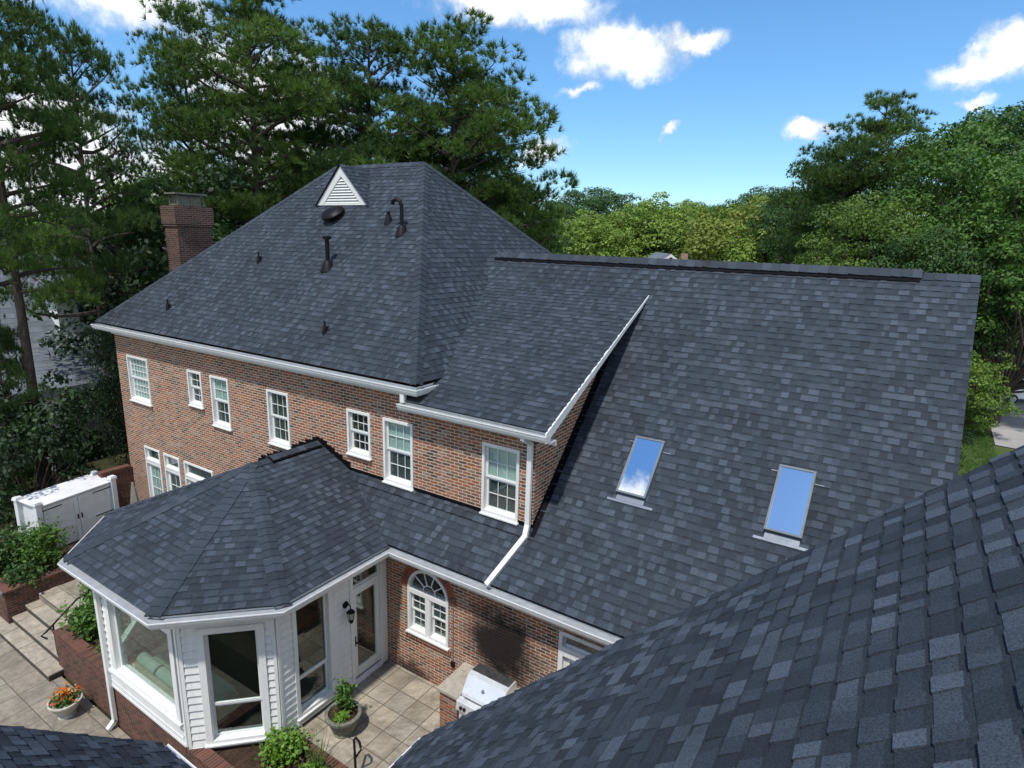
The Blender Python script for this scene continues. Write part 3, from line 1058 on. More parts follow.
roof = MB()
shingle_plane(roof, [(0.25, -DW + e, ZE + MW * e), (9.73, -DW + e, ZE + MW * e), (9.73, 5.33, wing_z(5.33)), (-1.4, 5.33, wing_z(5.33)), (-1.95, 0.52, wing_z(0.52))])
wing_roof = roof.build('wing_roof', 'shingle', house)
roof = MB()
shingle_plane(roof, [(9.73, 11.08, ZE), (0.0, 11.08, ZE), (-1.4, 5.33, wing_z(5.33)), (9.73, 5.33, wing_z(5.33))], 0.29, 0.4, 0.9)
roof.build('rear_slope', 'shingle', wing_roof)
wr = wing_z(5.33)
rv = MB()
for sgn in (-1, 1):
    q = [Vector((-0.85, 5.33, wr + 0.05)), Vector((8.82, 5.33, wr + 0.05)), Vector((8.82, 5.33 + sgn * 0.165, wr - 0.165 * MW + 0.035)), Vector((-0.85, 5.33 + sgn * 0.165, wr - 0.165 * MW + 0.035))]
    if newell(q).z < 0: q = q[::-1]
    rv.face(q)
    a, b = q[2], q[3]
    for i in range(4):
        a, b = q[i], q[(i + 1) % 4]
        if abs(a.y - 5.33) > 0.1 or abs(b.y - 5.33) > 0.1:
            rv.face([a, b, b - Vector((0, 0, 0.04)), a - Vector((0, 0, 0.04))])
rv.build('ridge_vent', 'flash', wing_roof)
cp = MB()
nw = Vector((0, -MW, 1))
nwb = Vector((0, MW, 1))
cap_row(cp, (-0.85, 5.33, wr + 0.052), (8.84, 5.33, wr + 0.052), nw, nwb, wid=0.185)
cap_row(cp, (8.86, 5.33, wr), (9.73, 5.33, wr), nw, nwb, wid=0.16)
cp.build('ridge_cap', 'shingle', wing_roof)
q = MB()       # rake board under the right edge
for sgn, y1 in ((1, -DW), ):
    q.prism([(9.69, -0.36, ZE + MW * .06 - 0.02), (9.69, 5.33, wr - 0.02), (9.69, 5.33, wr - 0.2), (9.69, -0.36, ZE + MW * .06 - 0.18)], (0.022, 0, 0))
q.build('rake_board', 'white', wing_roof)

roof = MB()
ys_ = 4.643
shingle_plane(roof, [(0.37, 0.19, shed_z(0.19)), (3.78, 0.19, shed_z(0.19)), (3.78, ys_, shed_z(ys_)), (-0.75, ys_, shed_z(ys_))])
shed_roof = roof.build('dormer_roof', 'shingle', house)
q = MB()
q.prism([(3.765, 0.14, shed_z(0.14) + 0.012), (3.765, ys_ - 0.05, shed_z(ys_ - 0.05) + 0.0), (3.765, ys_ - 0.12, shed_z(ys_ - 0.12) - 0.05), (3.765, 0.5, shed_z(0.5) - 0.17), (3.765, 0.14, shed_z(0.14) - 0.17)], (0.03, 0, 0))
q.prism([(XD, 0.15, shed_z(0.15) - 0.16), (3.765, 0.15, shed_z(0.15) - 0.16), (3.765, ys_ - 0.3, shed_z(ys_ - 0.3) - 0.13), (XD, ys_ - 0.3, shed_z(ys_ - 0.3) - 0.13)], (0, 0, 0.02))
q.build('rake_board', 'white', shed_roof)
# black step flashing where the walls meet the roofs
fl = MB()
apx, apy, apz = -2.585, -1.32, 4.495
x = apx
k = 0
def fbx(x0, x1, z0, z1): fl.box(x0, x1, F - 0.008, F - 0.001, z0, z1)
while x < -1.55:
    zz = apz - 0.45 * (x - apx)
    fbx(x, x + 0.13, zz - 0.25, zz + 0.12 + 0.03 * (k % 2)); x += 0.13; k += 1
x = apx
while x > -5.0:
    zz = apz - 0.45 * (apx - x)
    fbx(x - 0.13, x, zz - 0.25, zz + 0.13 + 0.035 * (k % 2)); x -= 0.13; k += 1
fbx(-1.56, XD + 0.004, 3.9, wing_z(F) + 0.08)
fl.box(-1.5, XD + 0.06, F - 0.16, F - 0.009, wing_z(F - 0.16) - 0.02, wing_z(F - 0.16) + 0.02)
fl.prism([(XD + 0.001, F, wing_z(F) - 0.1), (XD + 0.001, 4.3, wing_z(4.3) - 0.1), (XD + 0.001, 4.3, wing_z(4.3) + 0.11), (XD + 0.001, F, wing_z(F) + 0.12)], (0.007, 0, 0))
fl.prism([(XD + 0.009, F - 0.12, wing_z(F - 0.12) + 0.018), (XD + 0.11, F - 0.12, wing_z(F - 0.12) + 0.018), (XD + 0.11, 4.6, wing_z(4.6) + 0.018), (XD + 0.009, 4.6, wing_z(4.6) + 0.018)], (0, 0, -0.03))
fl.build('step_flashing', 'flash', house)

# sunroom roof (half octagon with a ridge back to the facade)
A = Vector((apx, apy, apz))
B0 = Vector((apx, F + 0.02, apz))
ze_ = ZE + 0.45 * e
E1, E2, E3, E4 = Vector((0.455, -2.925, ze_)), Vector((-0.985, -4.36, ze_)), Vector((-4.185, -4.36, ze_)), Vector((-5.625, -2.925, ze_))
roof = MB()
shingle_plane(roof, [E1, Vector((0.455, -0.15, ze_)), Vector((-1.55, 0.52, apz - 0.45 * (1.035))), B0, A])
shingle_plane(roof, [E2, E1, A])
shingle_plane(roof, [E3, E2, A])
shingle_plane(roof, [E4, E3, A])
shingle_plane(roof, [Vector((-5.625, F, ze_)), E4, A, B0])
sun_roof = roof.build('sunroom_roof', 'shingle', house)
cp = MB()
fn = lambda a, b, c: (lambda n: n if n.z > 0 else -n)(newell([Vector(a), Vector(b), Vector(c)]))
n_r, n_d, n_f, n_d2, n_l = fn(E1, B0, A), fn(E1, E2, A), fn(E2, E3, A), fn(E3, E4, A), fn(E4, A, B0)
for Ek, a_, b_ in ((E1, n_r, n_d), (E2, n_d, n_f), (E3, n_f, n_d2), (E4, n_d2, n_l)):
    cap_row(cp, Ek, A, a_, b_, wid=0.15)
cap_row(cp, A, (apx, -0.9, apz), n_r, n_l)
cap_row(cp, (apx, -0.88, apz + 0.04), (apx, 0.45, apz + 0.04), n_r, n_l)
cp.build('hip_cap', 'shingle', sun_roof)
rv = MB()
for sgn in (-1, 1):
    rv.prism([(apx, -0.9, apz + 0.045), (apx, 0.44, apz + 0.045), (apx + sgn * 0.17, 0.44, apz - 0.17 * .45 + 0.05), (apx + sgn * 0.17, -0.9, apz - 0.17 * .45 + 0.05)], (0, 0, -0.055))
rv.build('ridge_vent', 'flash', sun_roof)

# gutters
gutter([(-12.63, 12.8), (-12.63, YM), (0.82, YM), (0.82, 1.6)], ZM, house, 0.373, 0.12)
gutter([(0.3, YM), (3.80, YM)], 6.07, house, 0.373, 0.10)
gutter([(-5.685, F), (-5.685, -2.95), (-4.21, -4.42), (-0.96, -4.42), (0.515, -2.95), (0.515, -DW), (9.72, -DW)], ZE, house, 0.42, 0.0, 0.05, 0.05)
# soffit for the sunroom (deeper on that side)

# downspouts
def spout(pts, name='downspout', w=0.075, parent=house):
    q = MB()
    q.tube(pts, w * 0.5, 10)
    return q.build(name, 'white', parent, smooth=True)
def sqspout(pts, a=0.05, b=0.038):
    q = MB()
    pts = [Vector(p) for p in pts]
    for p, r_ in zip(pts, pts[1:]):
        d = (r_ - p).normalized()
        s_ = d.cross(X) if abs(d.x) < 0.8 else d.cross(Y)
        s_.normalize()
        t_ = d.cross(s_)
        q.fbox(p, d, t_, s_, -0.02, (r_ - p).length + 0.02, -a, a, -b, b)
    return q.build('downspout', 'white', house, bevel=0.008)
sqspout([(3.28, 0.21, 5.99), (3.28, 0.21, 5.86), (3.30, 0.44, 5.72), (3.30, 0.44, 4.12), (3.32, 0.33, wing_z(0.33) + 0.06), (2.98, -0.40, wing_z(-0.40) + 0.05)])
sqspout([(0.40, 0.20, 6.32), (0.40, 0.20, 6.08)], 0.055, 0.045)
sqspout([(-3.98, -4.30, 2.98), (-3.98, -4.26, 2.86), (-3.98, -4.00, 2.68), (-3.98, -3.99, -0.72), (-3.98, -4.12, -0.84)], 0.05, 0.04)

# ---- gable vent on the main slope
gy, gz0, gz1, gx, gw = 3.85, 10.15, 11.22, -5.22, 1.05
gv = MB()
th = 0.17
# white frame: two rakes and a sill
apex = Vector((gx, gy, gz1)); bl = Vector((gx - gw, gy, gz0)); br_ = Vector((gx + gw, gy, gz0))
for s_, bb in ((-1, bl), (1, br_)):
    d = (apex - bb).normalized()
    n_ = Vector((-d.z * s_, 0, d.x * s_)) if s_ > 0 else Vector((d.z, 0, -d.x))
    if n_.z > 0: n_ = -n_
    inner0 = bb + n_ * 0
    q = [bb, apex, apex - Z * 0.28, Vector((bb.x - s_ * 0.25, gy, gz0))]
    gv.prism([p - Y * 0.05 for p in q], (0, 0.06, 0))
gv.box(gx - gw + 0.26, gx + gw - 0.26, gy - 0.045, gy + 0.0, gz0, gz0 + 0.07)
vent = gv.build('gable_vent', 'white', house)
lv = MB()
zz = gz0 + 0.09
while zz < gz1 - 0.34:
    hw = (gz1 - 0.28 - zz) / (gz1 - 0.28 - gz0) * (gw - 0.25)
    lv.fbox(Vector((gx, gy - 0.015, zz)), X, Vector((0, -0.6, -0.8)).normalized(), Vector((0, -0.8, 0.6)).normalized(), -hw, hw, -0.045, 0.045, -0.004, 0.004)
    zz += 0.075
lv.build('louver', 'white', vent)
bk = MB()
bk.face([bl + Y * 0.05, br_ + Y * 0.05, apex + Y * 0.05])
bk.build('shade', 'lead', vent)
rf = MB()
back = Vector((gx, 4.93, gz1 + 0.02))
ap2 = apex + Vector((0, -0.1, 0.03))
for s_ in (-1, 1):
    bb = Vector((gx + s_ * (gw + 0.04), gy - 0.1, gz0 - 0.02))
    b2 = Vector((gx + s_ * (gw + 0.02), gy + 0.02, gz0 - 0.02))
    shingle_plane(rf, [bb, ap2, back, b2] if s_ > 0 else [b2, back, ap2, bb])
rf.build('roof', 'shingle', vent)

# ---- roof vents and pipes
def boot(mb, p, r0=0.14):
    mb.lathe([(r0, -0.12), (r0 * 0.7, 0.06), (r0 * 0.42, 0.16)], p, 14)
q = MB()
pv = Vector((-5.2, 3.52, 9.80))
nr = Vector((0, -0.55, 0.83)).normalized()
q.lathe([(0.17, -0.10), (0.17, 0.08), (0.31, 0.08), (0.34, 0.11), (0.34, 0.16), (0.28, 0.22), (0.16, 0.25), (0.0, 0.26)], pv, 28, nr)
q.build('round_vent', 'black', house, smooth=True)
def pipe(pts, r_, base, rb=0.13, cap=None):
    q = MB()
    q.tube(pts, r_, 12)
    boot(q, base, rb)
    if cap:
        q.lathe([(cap, -0.03), (cap, 0.05), (0.01, 0.055)], pts[-1], 14)
    return q.build('vent_pipe', 'black', house, smooth=True)
zf = lambda y: zmf(y)
pipe([(-4.05, 2.22, zf(2.22) - 0.05), (-4.05, 2.22, 9.24)], 0.055, (-4.05, 2.22, zf(2.22)), 0.2, cap=0.105)
pipe([(-2.33, 3.16, zf(3.16) - 0.05), (-2.33, 3.16, 10.08), (-2.36, 3.14, 10.19), (-2.45, 3.12, 10.24), (-2.56, 3.10, 10.20), (-2.59, 3.10, 10.12)], 0.048, (-2.33, 3.16, zf(3.16)), 0.18)
pipe([(-3.03, 3.41, zf(3.41) - 0.05), (-3.03, 3.41, 9.96)], 0.05, (-3.03, 3.41, zf(3.41)), 0.13)
for (x, y) in ((-6.95, 2.23), (-9.33, 0.80), (-2.61, 0.82)):
    q = MB()
    z0 = zf(y)
    q.tube([(x, y, z0 - 0.03), (x, y, z0 + 0.27)], 0.024, 8)
    q.tube([(x, y, z0 + 0.11), (x + 0.13, y, z0 + 0.15)], 0.022, 8)
    boot(q, (x, y, z0), 0.08)
    q.build('vent_pipe', 'black', house)

# ---- chimney
ch = MB()
cx0, cx1, cy0, cy1 = -12.95, -12.2, 2.87, 4.10
ch.box(cx0, cx1, cy0, cy1, -0.4, 9.45)
ch.box(cx0 - 0.04, cx1 + 0.04, cy0 - 0.04, cy1 + 0.04, 9.45, 9.53)
ch.box(cx0 - 0.065, cx1 + 0.065, cy0 - 0.065, cy1 + 0.065, 9.53, 10.08)
ch.box(cx0 - 0.05, cx1 + 0.05, cy0 - 0.05, cy1 + 0.05, 10.08, 10.13)
chim = ch.build('chimney', 'brick_chimney', house)
q = MB()
q.box(cx0 + 0.12, cx1 - 0.10, cy0 + 0.16, cy1 - 0.14, 10.13, 10.17)
for x in (cx0 + 0.12, cx1 - 0.14):
    for y in (cy0 + 0.16, (cy0 + cy1) / 2, cy1 - 0.18):
        q.box(x, x + 0.035, y, y + 0.035, 10.17, 10.50)
q.box(cx0 + 0.04, cx1 - 0.02, cy0 + 0.06, cy1 - 0.06, 10.50, 10.55)
cc = q.build('chimney_cap', 'pot', chim)
q = MB()
q.box(cx0 + 0.17, cx1 - 0.16, cy0 + 0.22, cy1 - 0.22, 10.17, 10.49)
q.build('flue_mesh', 'pot', cc)

# ---- skylights
nW = Vector((0, -MW, 1)).normalized()
vW = Vector((0, 1, MW)).normalized()
def skylight(xa, xb, ya, yb):
    O = Vector((xa, ya, wing_z(ya)))
    L = (yb - ya) * math.hypot(1, MW)
    wd = xb - xa
    f = 0.036
    q = MB()
    q.fbox(O, X, vW, nW, 0, f, 0, L, -0.02, 0.11)
    q.fbox(O, X, vW, nW, wd - f, wd, 0, L, -0.02, 0.11)
    q.fbox(O, X, vW, nW, f, wd - f, 0, f, -0.02, 0.108)
    q.fbox(O, X, vW, nW, f, wd - f, L - f, L, -0.02, 0.112)
    o = q.build('skylight', 'frame_grey', house, bevel=0.006)
    q = MB()
    q.fbox(O, X, vW, nW, f, wd - f, f, L - f, 0.085, 0.098)
    q.build('pane', 'mirror_glass', o)
    q = MB()
    q.fbox(O, X, vW, nW, f, wd - f, f, L - f, -0.015, 0.01)
    q.build('shade', 'blind', o)
    q = MB()
    q.fbox(O, X, vW, nW, -0.14, wd + 0.16, -0.16, -0.115, 0.012, 0.022)
    q.fbox(O, X, vW, nW, 0.02, wd - 0.02, -0.12, -0.004, 0.016, 0.026)
    q.build('apron_flashing', 'lead', o)
    for a_, b_, c_ in ((-0.12, -0.004, L - 0.10), (wd + 0.004, wd + 0.15, L - 0.20)):
        q = MB()
        q.fbox(O, X, vW, nW, a_, b_, c_, c_ + 0.015, 0.012, 0.022)
        q.build('side_flashing', 'lead', o)
skylight(4.70, 5.27, 1.28, 2.12)
skylight(7.28, 7.85, 1.29, 2.13)

# ------------------------------------------------------------------ sunroom walls (part of the house)
C1, C2, C3, C4 = Vector((0, -2.785, 0)), Vector((-1.135, -3.93, 0)), Vector((-4.04, -3.93, 0)), Vector((-5.17, -2.785, 0))
W0 = Vector((0, 0, 0))
W5 = Vector((-5.17, F, 0))
ZB, ZT = 0.16, 2.965


def siding(P0, P1, holes, zb=ZB, expo=0.155, end_trim=0.055, trims=(1, 1)):
    U = (P1 - P0).normalized()
    N = Vector((U.y, -U.x, 0))
    L = (P1 - P0).length
    s = MB()
    z = zb
    while z < ZT - 0.02:
        z1 = min(ZT, z + expo)
        us = sorted({0.0, L, *[h[0] for h in holes], *[h[1] for h in holes]})
        us = [u for u in us if 0 <= u <= L]
        for a, b in zip(us, us[1:]):
            zs = sorted({z, z1, *[max(z, min(z1, h[2])) for h in holes], *[max(z, min(z1, h[3])) for h in holes]})
            for c, d in zip(zs, zs[1:]):
                if any(h[0] < (a + b) / 2 < h[1] and h[2] < (c + d) / 2 < h[3] for h in holes): continue
                k = lambda zz: 0.036 - 0.030 * (zz - z) / expo
                PP = lambda u, zz, n_: P0 + U * u + Z * zz + N * n_
                lo = c
                if c == z and d - c > 0.03:
                    lo = c + 0.022
                    s.face([PP(a, c, 0.014), PP(b, c, 0.014), PP(b, lo, k(lo)), PP(a, lo, k(lo))])
                s.face([PP(a, lo, k(lo)), PP(b, lo, k(lo)), PP(b, d, k(d)), PP(a, d, k(d))])
                if c == z:
                    s.face([PP(a, c, 0.002), PP(b, c, 0.002), PP(b, c, 0.014), PP(a, c, 0.014)])
        z += expo
    o = s.build('siding_wall', 'siding', house)
    t = MB()
    if trims[0]: t.fbox(P0, U, Z, N, 0.0, end_trim, zb - 0.02, ZT, -0.06, 0.036)
    if trims[1]: t.fbox(P0, U, Z, N, L - end_trim, L, zb - 0.02, ZT, -0.06, 0.036)
    t.fbox(P0, U, Z, N, end_trim, L - end_trim, ZT - 0.11, ZT, -0.05, 0.034)
    t.fbox(P0, U, Z, N, end_trim, L - end_trim, zb - 0.05, zb + 0.01, -0.05, 0.040)
    t.build('corner_board', 'white', o)
    return U, N, L


# right wall: from C1 towards the house wall; opening list is along u from C1
def yy(y): return y + 2.785
rw_win = (yy(-2.45), yy(-1.52), 0.22, 2.62)
rw_door = (yy(-1.06), yy(-0.10), 0.05, 2.64)
U, N, L = siding(C1, W0, [rw_win, rw_door], zb=0.10, trims=(1, 0))
window(house, C1, U, N, rw_win[0], rw_win[1], rw_win[2], rw_win[3], 1, 1, (None, None), casing=0.085, split=0.31, sash=0.05, glass='sun_glass', proud=0.045)
dj = MB()
Bd = lambda mb, a, b, c, d, n0, n1: mb.fbox(C1, U, Z, N, a, b, c, d, n0, n1)
a, b = rw_door[0], rw_door[1]
Bd(dj, a, a + 0.09, 0.03, 2.64, -0.1, 0.045)
Bd(dj, b - 0.10, b + 0.085, 0.03, 2.64, -0.1, 0.045)
Bd(dj, a + 0.09, b - 0.10, 2.57, 2.64, -0.1, 0.043)
Bd(dj, a + 0.09, b - 0.10, 2.19, 2.27, -0.1, 0.041)
Bd(dj, a + 0.09, b - 0.10, 0.0, 0.055, -0.1, 0.06)
door_frame = dj.build('door_frame', 'white', house, bevel=0.004)
tp = MB()
Bd(tp, a + 0.09, b - 0.10, 2.27, 2.57, -0.03, -0.024)
tp.build('transom_pane', 'sun_glass', door_frame)
tf = MB()
for (p0, p1, q0, q1) in ((a + .09, a + .13, 2.27, 2.57), (b - .14, b - .10, 2.27, 2.57), (a + .13, b - .14, 2.27, 2.31), (a + .13, b - .14, 2.53, 2.57)):
    Bd(tf, p0, p1, q0, q1, -0.05, 0.0)
tf.build('sash', 'white', door_frame)
df = MB()
da, db = a + 0.095, b - 0.105
for (p0, p1, q0, q1) in ((da, da + 0.115, 0.06, 2.185), (db - 0.115, db, 0.06, 2.185), (da + .115, db - .115, 0.06, 0.34), (da + .115, db - .115, 2.06, 2.185)):
    Bd(df, p0, p1, q0, q1, -0.055, -0.012)
door = df.build('glass_door', 'white', house, bevel=0.004)
tp = MB()
Bd(tp, da + 0.115, db - 0.115, 0.34, 2.06, -0.036, -0.030)
tp.build('pane', 'sun_glass', door)
hd = MB()
hp = C1 + U * (da + 0.055) + Z * 0.98
hd.tube([hp + N * -0.012, hp + N * 0.045], 0.018, 8)
hd.tube([hp + N * 0.04, hp + N * 0.04 + U * 0.10], 0.011, 8)
hd.box(hp.x - 0.012, hp.x - 0.006, hp.y - 0.02, hp.y + 0.02, hp.z - 0.10, hp.z + 0.14)
hd.build('handle', 'black', door)

# right diagonal
dwl = (C1 - C2).length
U, N, L = siding(C2, C1, [(dwl - 1.31, dwl - 0.18, 0.15, 2.56)], zb=0.10)
window(house, C2, U, N, dwl - 1.31, dwl - 0.18, 0.15, 2.56, 1, 1, (None, None), casing=0.12, split=0.31, sash=0.05, glass='sun_glass', proud=0.05)
# front: picture window with a panelled base
pw = (0.55, 2.86, 0.62, 2.42)
U, N, L = siding(C3, C2, [(0.30, 2.905 - 0.0, 0.55, 2.55)], zb=0.16, trims=(1, 1))
window(house, C3, U, N, 0.30, 2.80, 0.60, 2.55, 1, 1, (None,), casing=0.14, double=False, sash=0.06, glass='sun_glass', proud=0.05)
pn = MB()
pn.fbox(C3, U, Z, N, 0.12, 2.80, 0.15, 0.50, 0.0, 0.034)
pn.fbox(C3, U, Z, N, 0.12, 2.80, 0.50, 0.56, 0.0, 0.075)
pn.fbox(C3, U, Z, N, 0.12, 2.80, 0.28, 0.30, 0.034, 0.042)
pn.build('panel', 'white', house, bevel=0.004)
# left diagonal and left wall
dl2 = (C3 - C4).length
U, N, L = siding(C4, C3, [(0.18, dl2 - 0.18, 0.6, 2.55)], trims=(1, 1))
window(house, C4, U, N, 0.18, dl2 - 0.18, 0.6, 2.55, 1, 1, (None, None), casing=0.10, split=0.35, sash=0.05, glass='sun_glass', proud=0.05)
U, N, L = siding(W5, C4, [(0.5, 2.7, 0.5, 2.55)], trims=(1, 1))
window(house, W5, U, N, 0.5, 2.7, 0.5, 2.55, 1, 1, (None, None), casing=0.10, split=0.35, sash=0.05, glass='sun_glass', proud=0.05)
# brick foundation under the siding
fd = MB()
pts = [W5, C4, C3, C2, C1, W0]
for a, b in zip(pts, pts[1:]):
    q = [Vector((a.x, a.y, -1.0)), Vector((b.x, b.y, -1.0)), Vector((b.x, b.y, 0.13)), Vector((a.x, a.y, 0.13))]
    fd.face(q)
fd.build('foundation', 'brick_dark', house)
# inside of the sunroom
fl = MB()
fl.face([Vector((p.x * 0.995, p.y * 0.995, 0.03)) for p in (W0, W5, C4, C3, C2, C1)][::-1])
fl.build('sunroom_floor', 'floor', house)
cl = MB()
cl.face([Vector((p.x, p.y, 2.96)) for p in (Vector((0.3, -0.2, 0)), Vector((-5.4, 0.45, 0)), Vector((-5.4, -2.9, 0)), Vector((-4.1, -4.2, 0)), Vector((-1.05, -4.2, 0)), Vector((0.3, -2.9, 0)))])
cl.build('sunroom_ceiling', 'white', house)
bw_ = MB()
bw_.face([(-5.1, F - 0.02, 0), (-0.04, F - 0.02, 0), (-0.04, F - 0.02, 2.95), (-5.1, F - 0.02, 2.95)])
bw_.build('sunroom_wall', 'room', house)

# floodlights under the sunroom eave
fl_ = MB()
for (x, y) in ((0.17, -2.98), (-0.02, -3.10)):
    fl_.lathe([(0.02, 0), (0.05, -0.03), (0.055, -0.10), (0.0, -0.11)], (x, y, 2.93), 12, Vector((0.3, -0.5, 0.8)))
fl_.build('floodlight', 'white', house, smooth=True)

# ------------------------------------------------------------------ garage in the foreground
garage = thing('garage', 'near shingle roof of the garage filling the lower right corner', 'garage', (8, -9, -0.4))
GX, GY, GZ, GM = 4.29, -3.72, 3.10, 0.9755
gz = lambda x: GZ + GM * (x - GX)
RX = 10.2
roof = MB()
shingle_plane(roof, [(GX + 0.05, GY, gz(GX + 0.05)), (RX, GY, gz(RX)), (RX, -13.5, gz(RX)), (GX + 0.05, -13.5, gz(GX + 0.05))], 0.145, 0.07, 0.20, 0.007, 0.019, 0.16)
groof = roof.build('roof', 'shingle', garage)
roof = MB()
shingle_plane(roof, [(RX, -13.5, gz(RX)), (RX, GY, gz(RX)), (2 * RX - GX, GY, GZ), (2 * RX - GX, -13.5, GZ)], 0.29, 0.4, 0.9)
roof.build('rear_slope', 'shingle', groof)
cp = MB()
cap_row(cp, (RX, GY, gz(RX)), (RX, -13.5, gz(RX)), Vector((-GM, 0, 1)), Vector((GM, 0, 1)))
cp.build('ridge_cap', 'shingle', groof)
pz = lambda y: GZ - 0.94 * (y + 5.60)
roof = MB()
shingle_plane(roof, [(7.0, -8.5, pz(-8.5)), (1.755, -8.5, pz(-8.5)), (1.755, -5.66, pz(-5.66)), (4.36, -5.66, pz(-5.66))], 0.145, 0.07, 0.20, 0.007, 0.019, 0.16)
proof = roof.build('porch_roof', 'shingle', garage)
gutter([(GX, GY + 0.02), (GX, -5.60), (1.74, -5.60)], GZ, garage, 0.42, 0.0)
q = MB()
q.prism([(4.45, GY + 0.02, 2.98), (RX, GY + 0.02, gz(RX) - 0.18), (RX, GY + 0.02, gz(RX) - 0.03), (4.35, GY + 0.02, 3.13)], (0, -0.022, 0))
q.build('rake_board', 'white', garage)
wl = MB()
wl.face([(4.72, GY - 0.3, -0.4), (4.72, -5.95, -0.4), (4.72, -5.95, 3.0), (4.72, GY - 0.3, 3.0)])
wl.face([(4.72, GY - 0.3, -0.4), (4.72, GY - 0.3, 3.0), (RX, GY - 0.3, 8.3), (15.6, GY - 0.3, 3.0), (15.6, GY - 0.3, -0.4)])
wl.face([(4.72, -5.98, -0.4), (2.1, -5.98, -0.4), (2.1, -5.98, 3.0), (4.72, -5.98, 3.0)])
wl.face([(2.1, -5.98, -1), (2.1, -8.5, -1), (2.1, -8.5, 5.5), (2.1, -5.98, 3.2)])
wl.build('wall', 'brick', garage)

# ------------------------------------------------------------------ foliage
def quads(pos_, size, rs, aspect=0.55, up=0.35, jitter=0.4, out=None):
    """leaf-shaped diamonds at the given points"""
    n = len(pos_)
    nrm = rs.normal(size=(n, 3))
    nrm[:, 2] = np.abs(nrm[:, 2]) * 0.8 + up
    if out is not None:
        nrm = rs.normal(size=(n, 3)) * 0.55 + out * 1.15 + np.array((0, 0, up))
    nrm /= np.linalg.norm(nrm, axis=1)[:, None]
    a = rs.normal(size=(n, 3))
    a -= nrm * (a * nrm).sum(1)[:, None]
    a /= np.linalg.norm(a, axis=1)[:, None]
    b = np.cross(nrm, a)
    L = size * (1 + jitter * rs.uniform(-1, 1, n))[:, None]
    V_ = np.stack([pos_ - a * L * .5, pos_ + b * L * aspect * .5 - nrm * L * .06, pos_ + a * L * .5 - nrm * L * .12, pos_ - b * L * aspect * .5 - nrm * L * .06], 1)
    return V_.reshape(-1, 3)


def needles(pos_, dir_, k, length, width, rs):
    """bottle-brush tufts: k thin blades fanning round each twig tip"""
    n = len(pos_)
    P_ = np.repeat(pos_, k, 0)
    D_ = np.repeat(dir_, k, 0) * 1.0 + rs.normal(size=(n * k, 3)) * 0.55
    D_ /= np.linalg.norm(D_, axis=1)[:, None]
    s_ = np.cross(D_, rs.normal(size=(n * k, 3)))
    s_ /= np.linalg.norm(s_, axis=1)[:, None] + 1e-9
    L = (length * rs.uniform(0.7, 1.2, n * k))[:, None]
    V_ = np.stack([P_ - s_ * width * .5, P_ + s_ * width * .5, P_ + D_ * L], 1)
    return V_.reshape(-1, 3)


def cloud_mesh(name, V_, k, tone_, mat, parent):
    me = bpy.data.meshes.new(name)
    off = np.array(root_loc(parent)) if parent else 0
    n = len(V_) // k
    me.vertices.add(len(V_))
    me.vertices.foreach_set('co', (V_ - off).astype(np.float32).ravel())
    me.loops.add(len(V_))
    me.loops.foreach_set('vertex_index', np.arange(len(V_), dtype=np.int32))
    me.polygons.add(n)
    me.polygons.foreach_set('loop_start', np.arange(0, len(V_), k, dtype=np.int32))
    me.update(calc_edges=True)
    at = me.attributes.new('tone', 'FLOAT', 'FACE')
    at.data.foreach_set('value', np.clip(tone_, 0, 1).astype(np.float32))
    me.materials.append(MT[mat])
    me.validate()
    o = bpy.data.objects.new(name, me)
    COL.objects.link(o)
    o.parent = parent
    return o


def limb(mb, p0, p1, r0, r1, rs, bend=0.12, n=5, seg=6):
    p0, p1 = np.array(p0), np.array(p1)
    L = np.linalg.norm(p1 - p0)
    pts, rad = [], []
    off = rs.normal(size=3) * L * bend
    for i in range(n + 1):
        t = i / n
        pts.append(Vector(p0 + (p1 - p0) * t + off * math.sin(math.pi * t)))
        rad.append(r0 + (r1 - r0) * t)
    mb.tube(pts, rad, seg)
    return np.array([tuple(p) for p in pts])


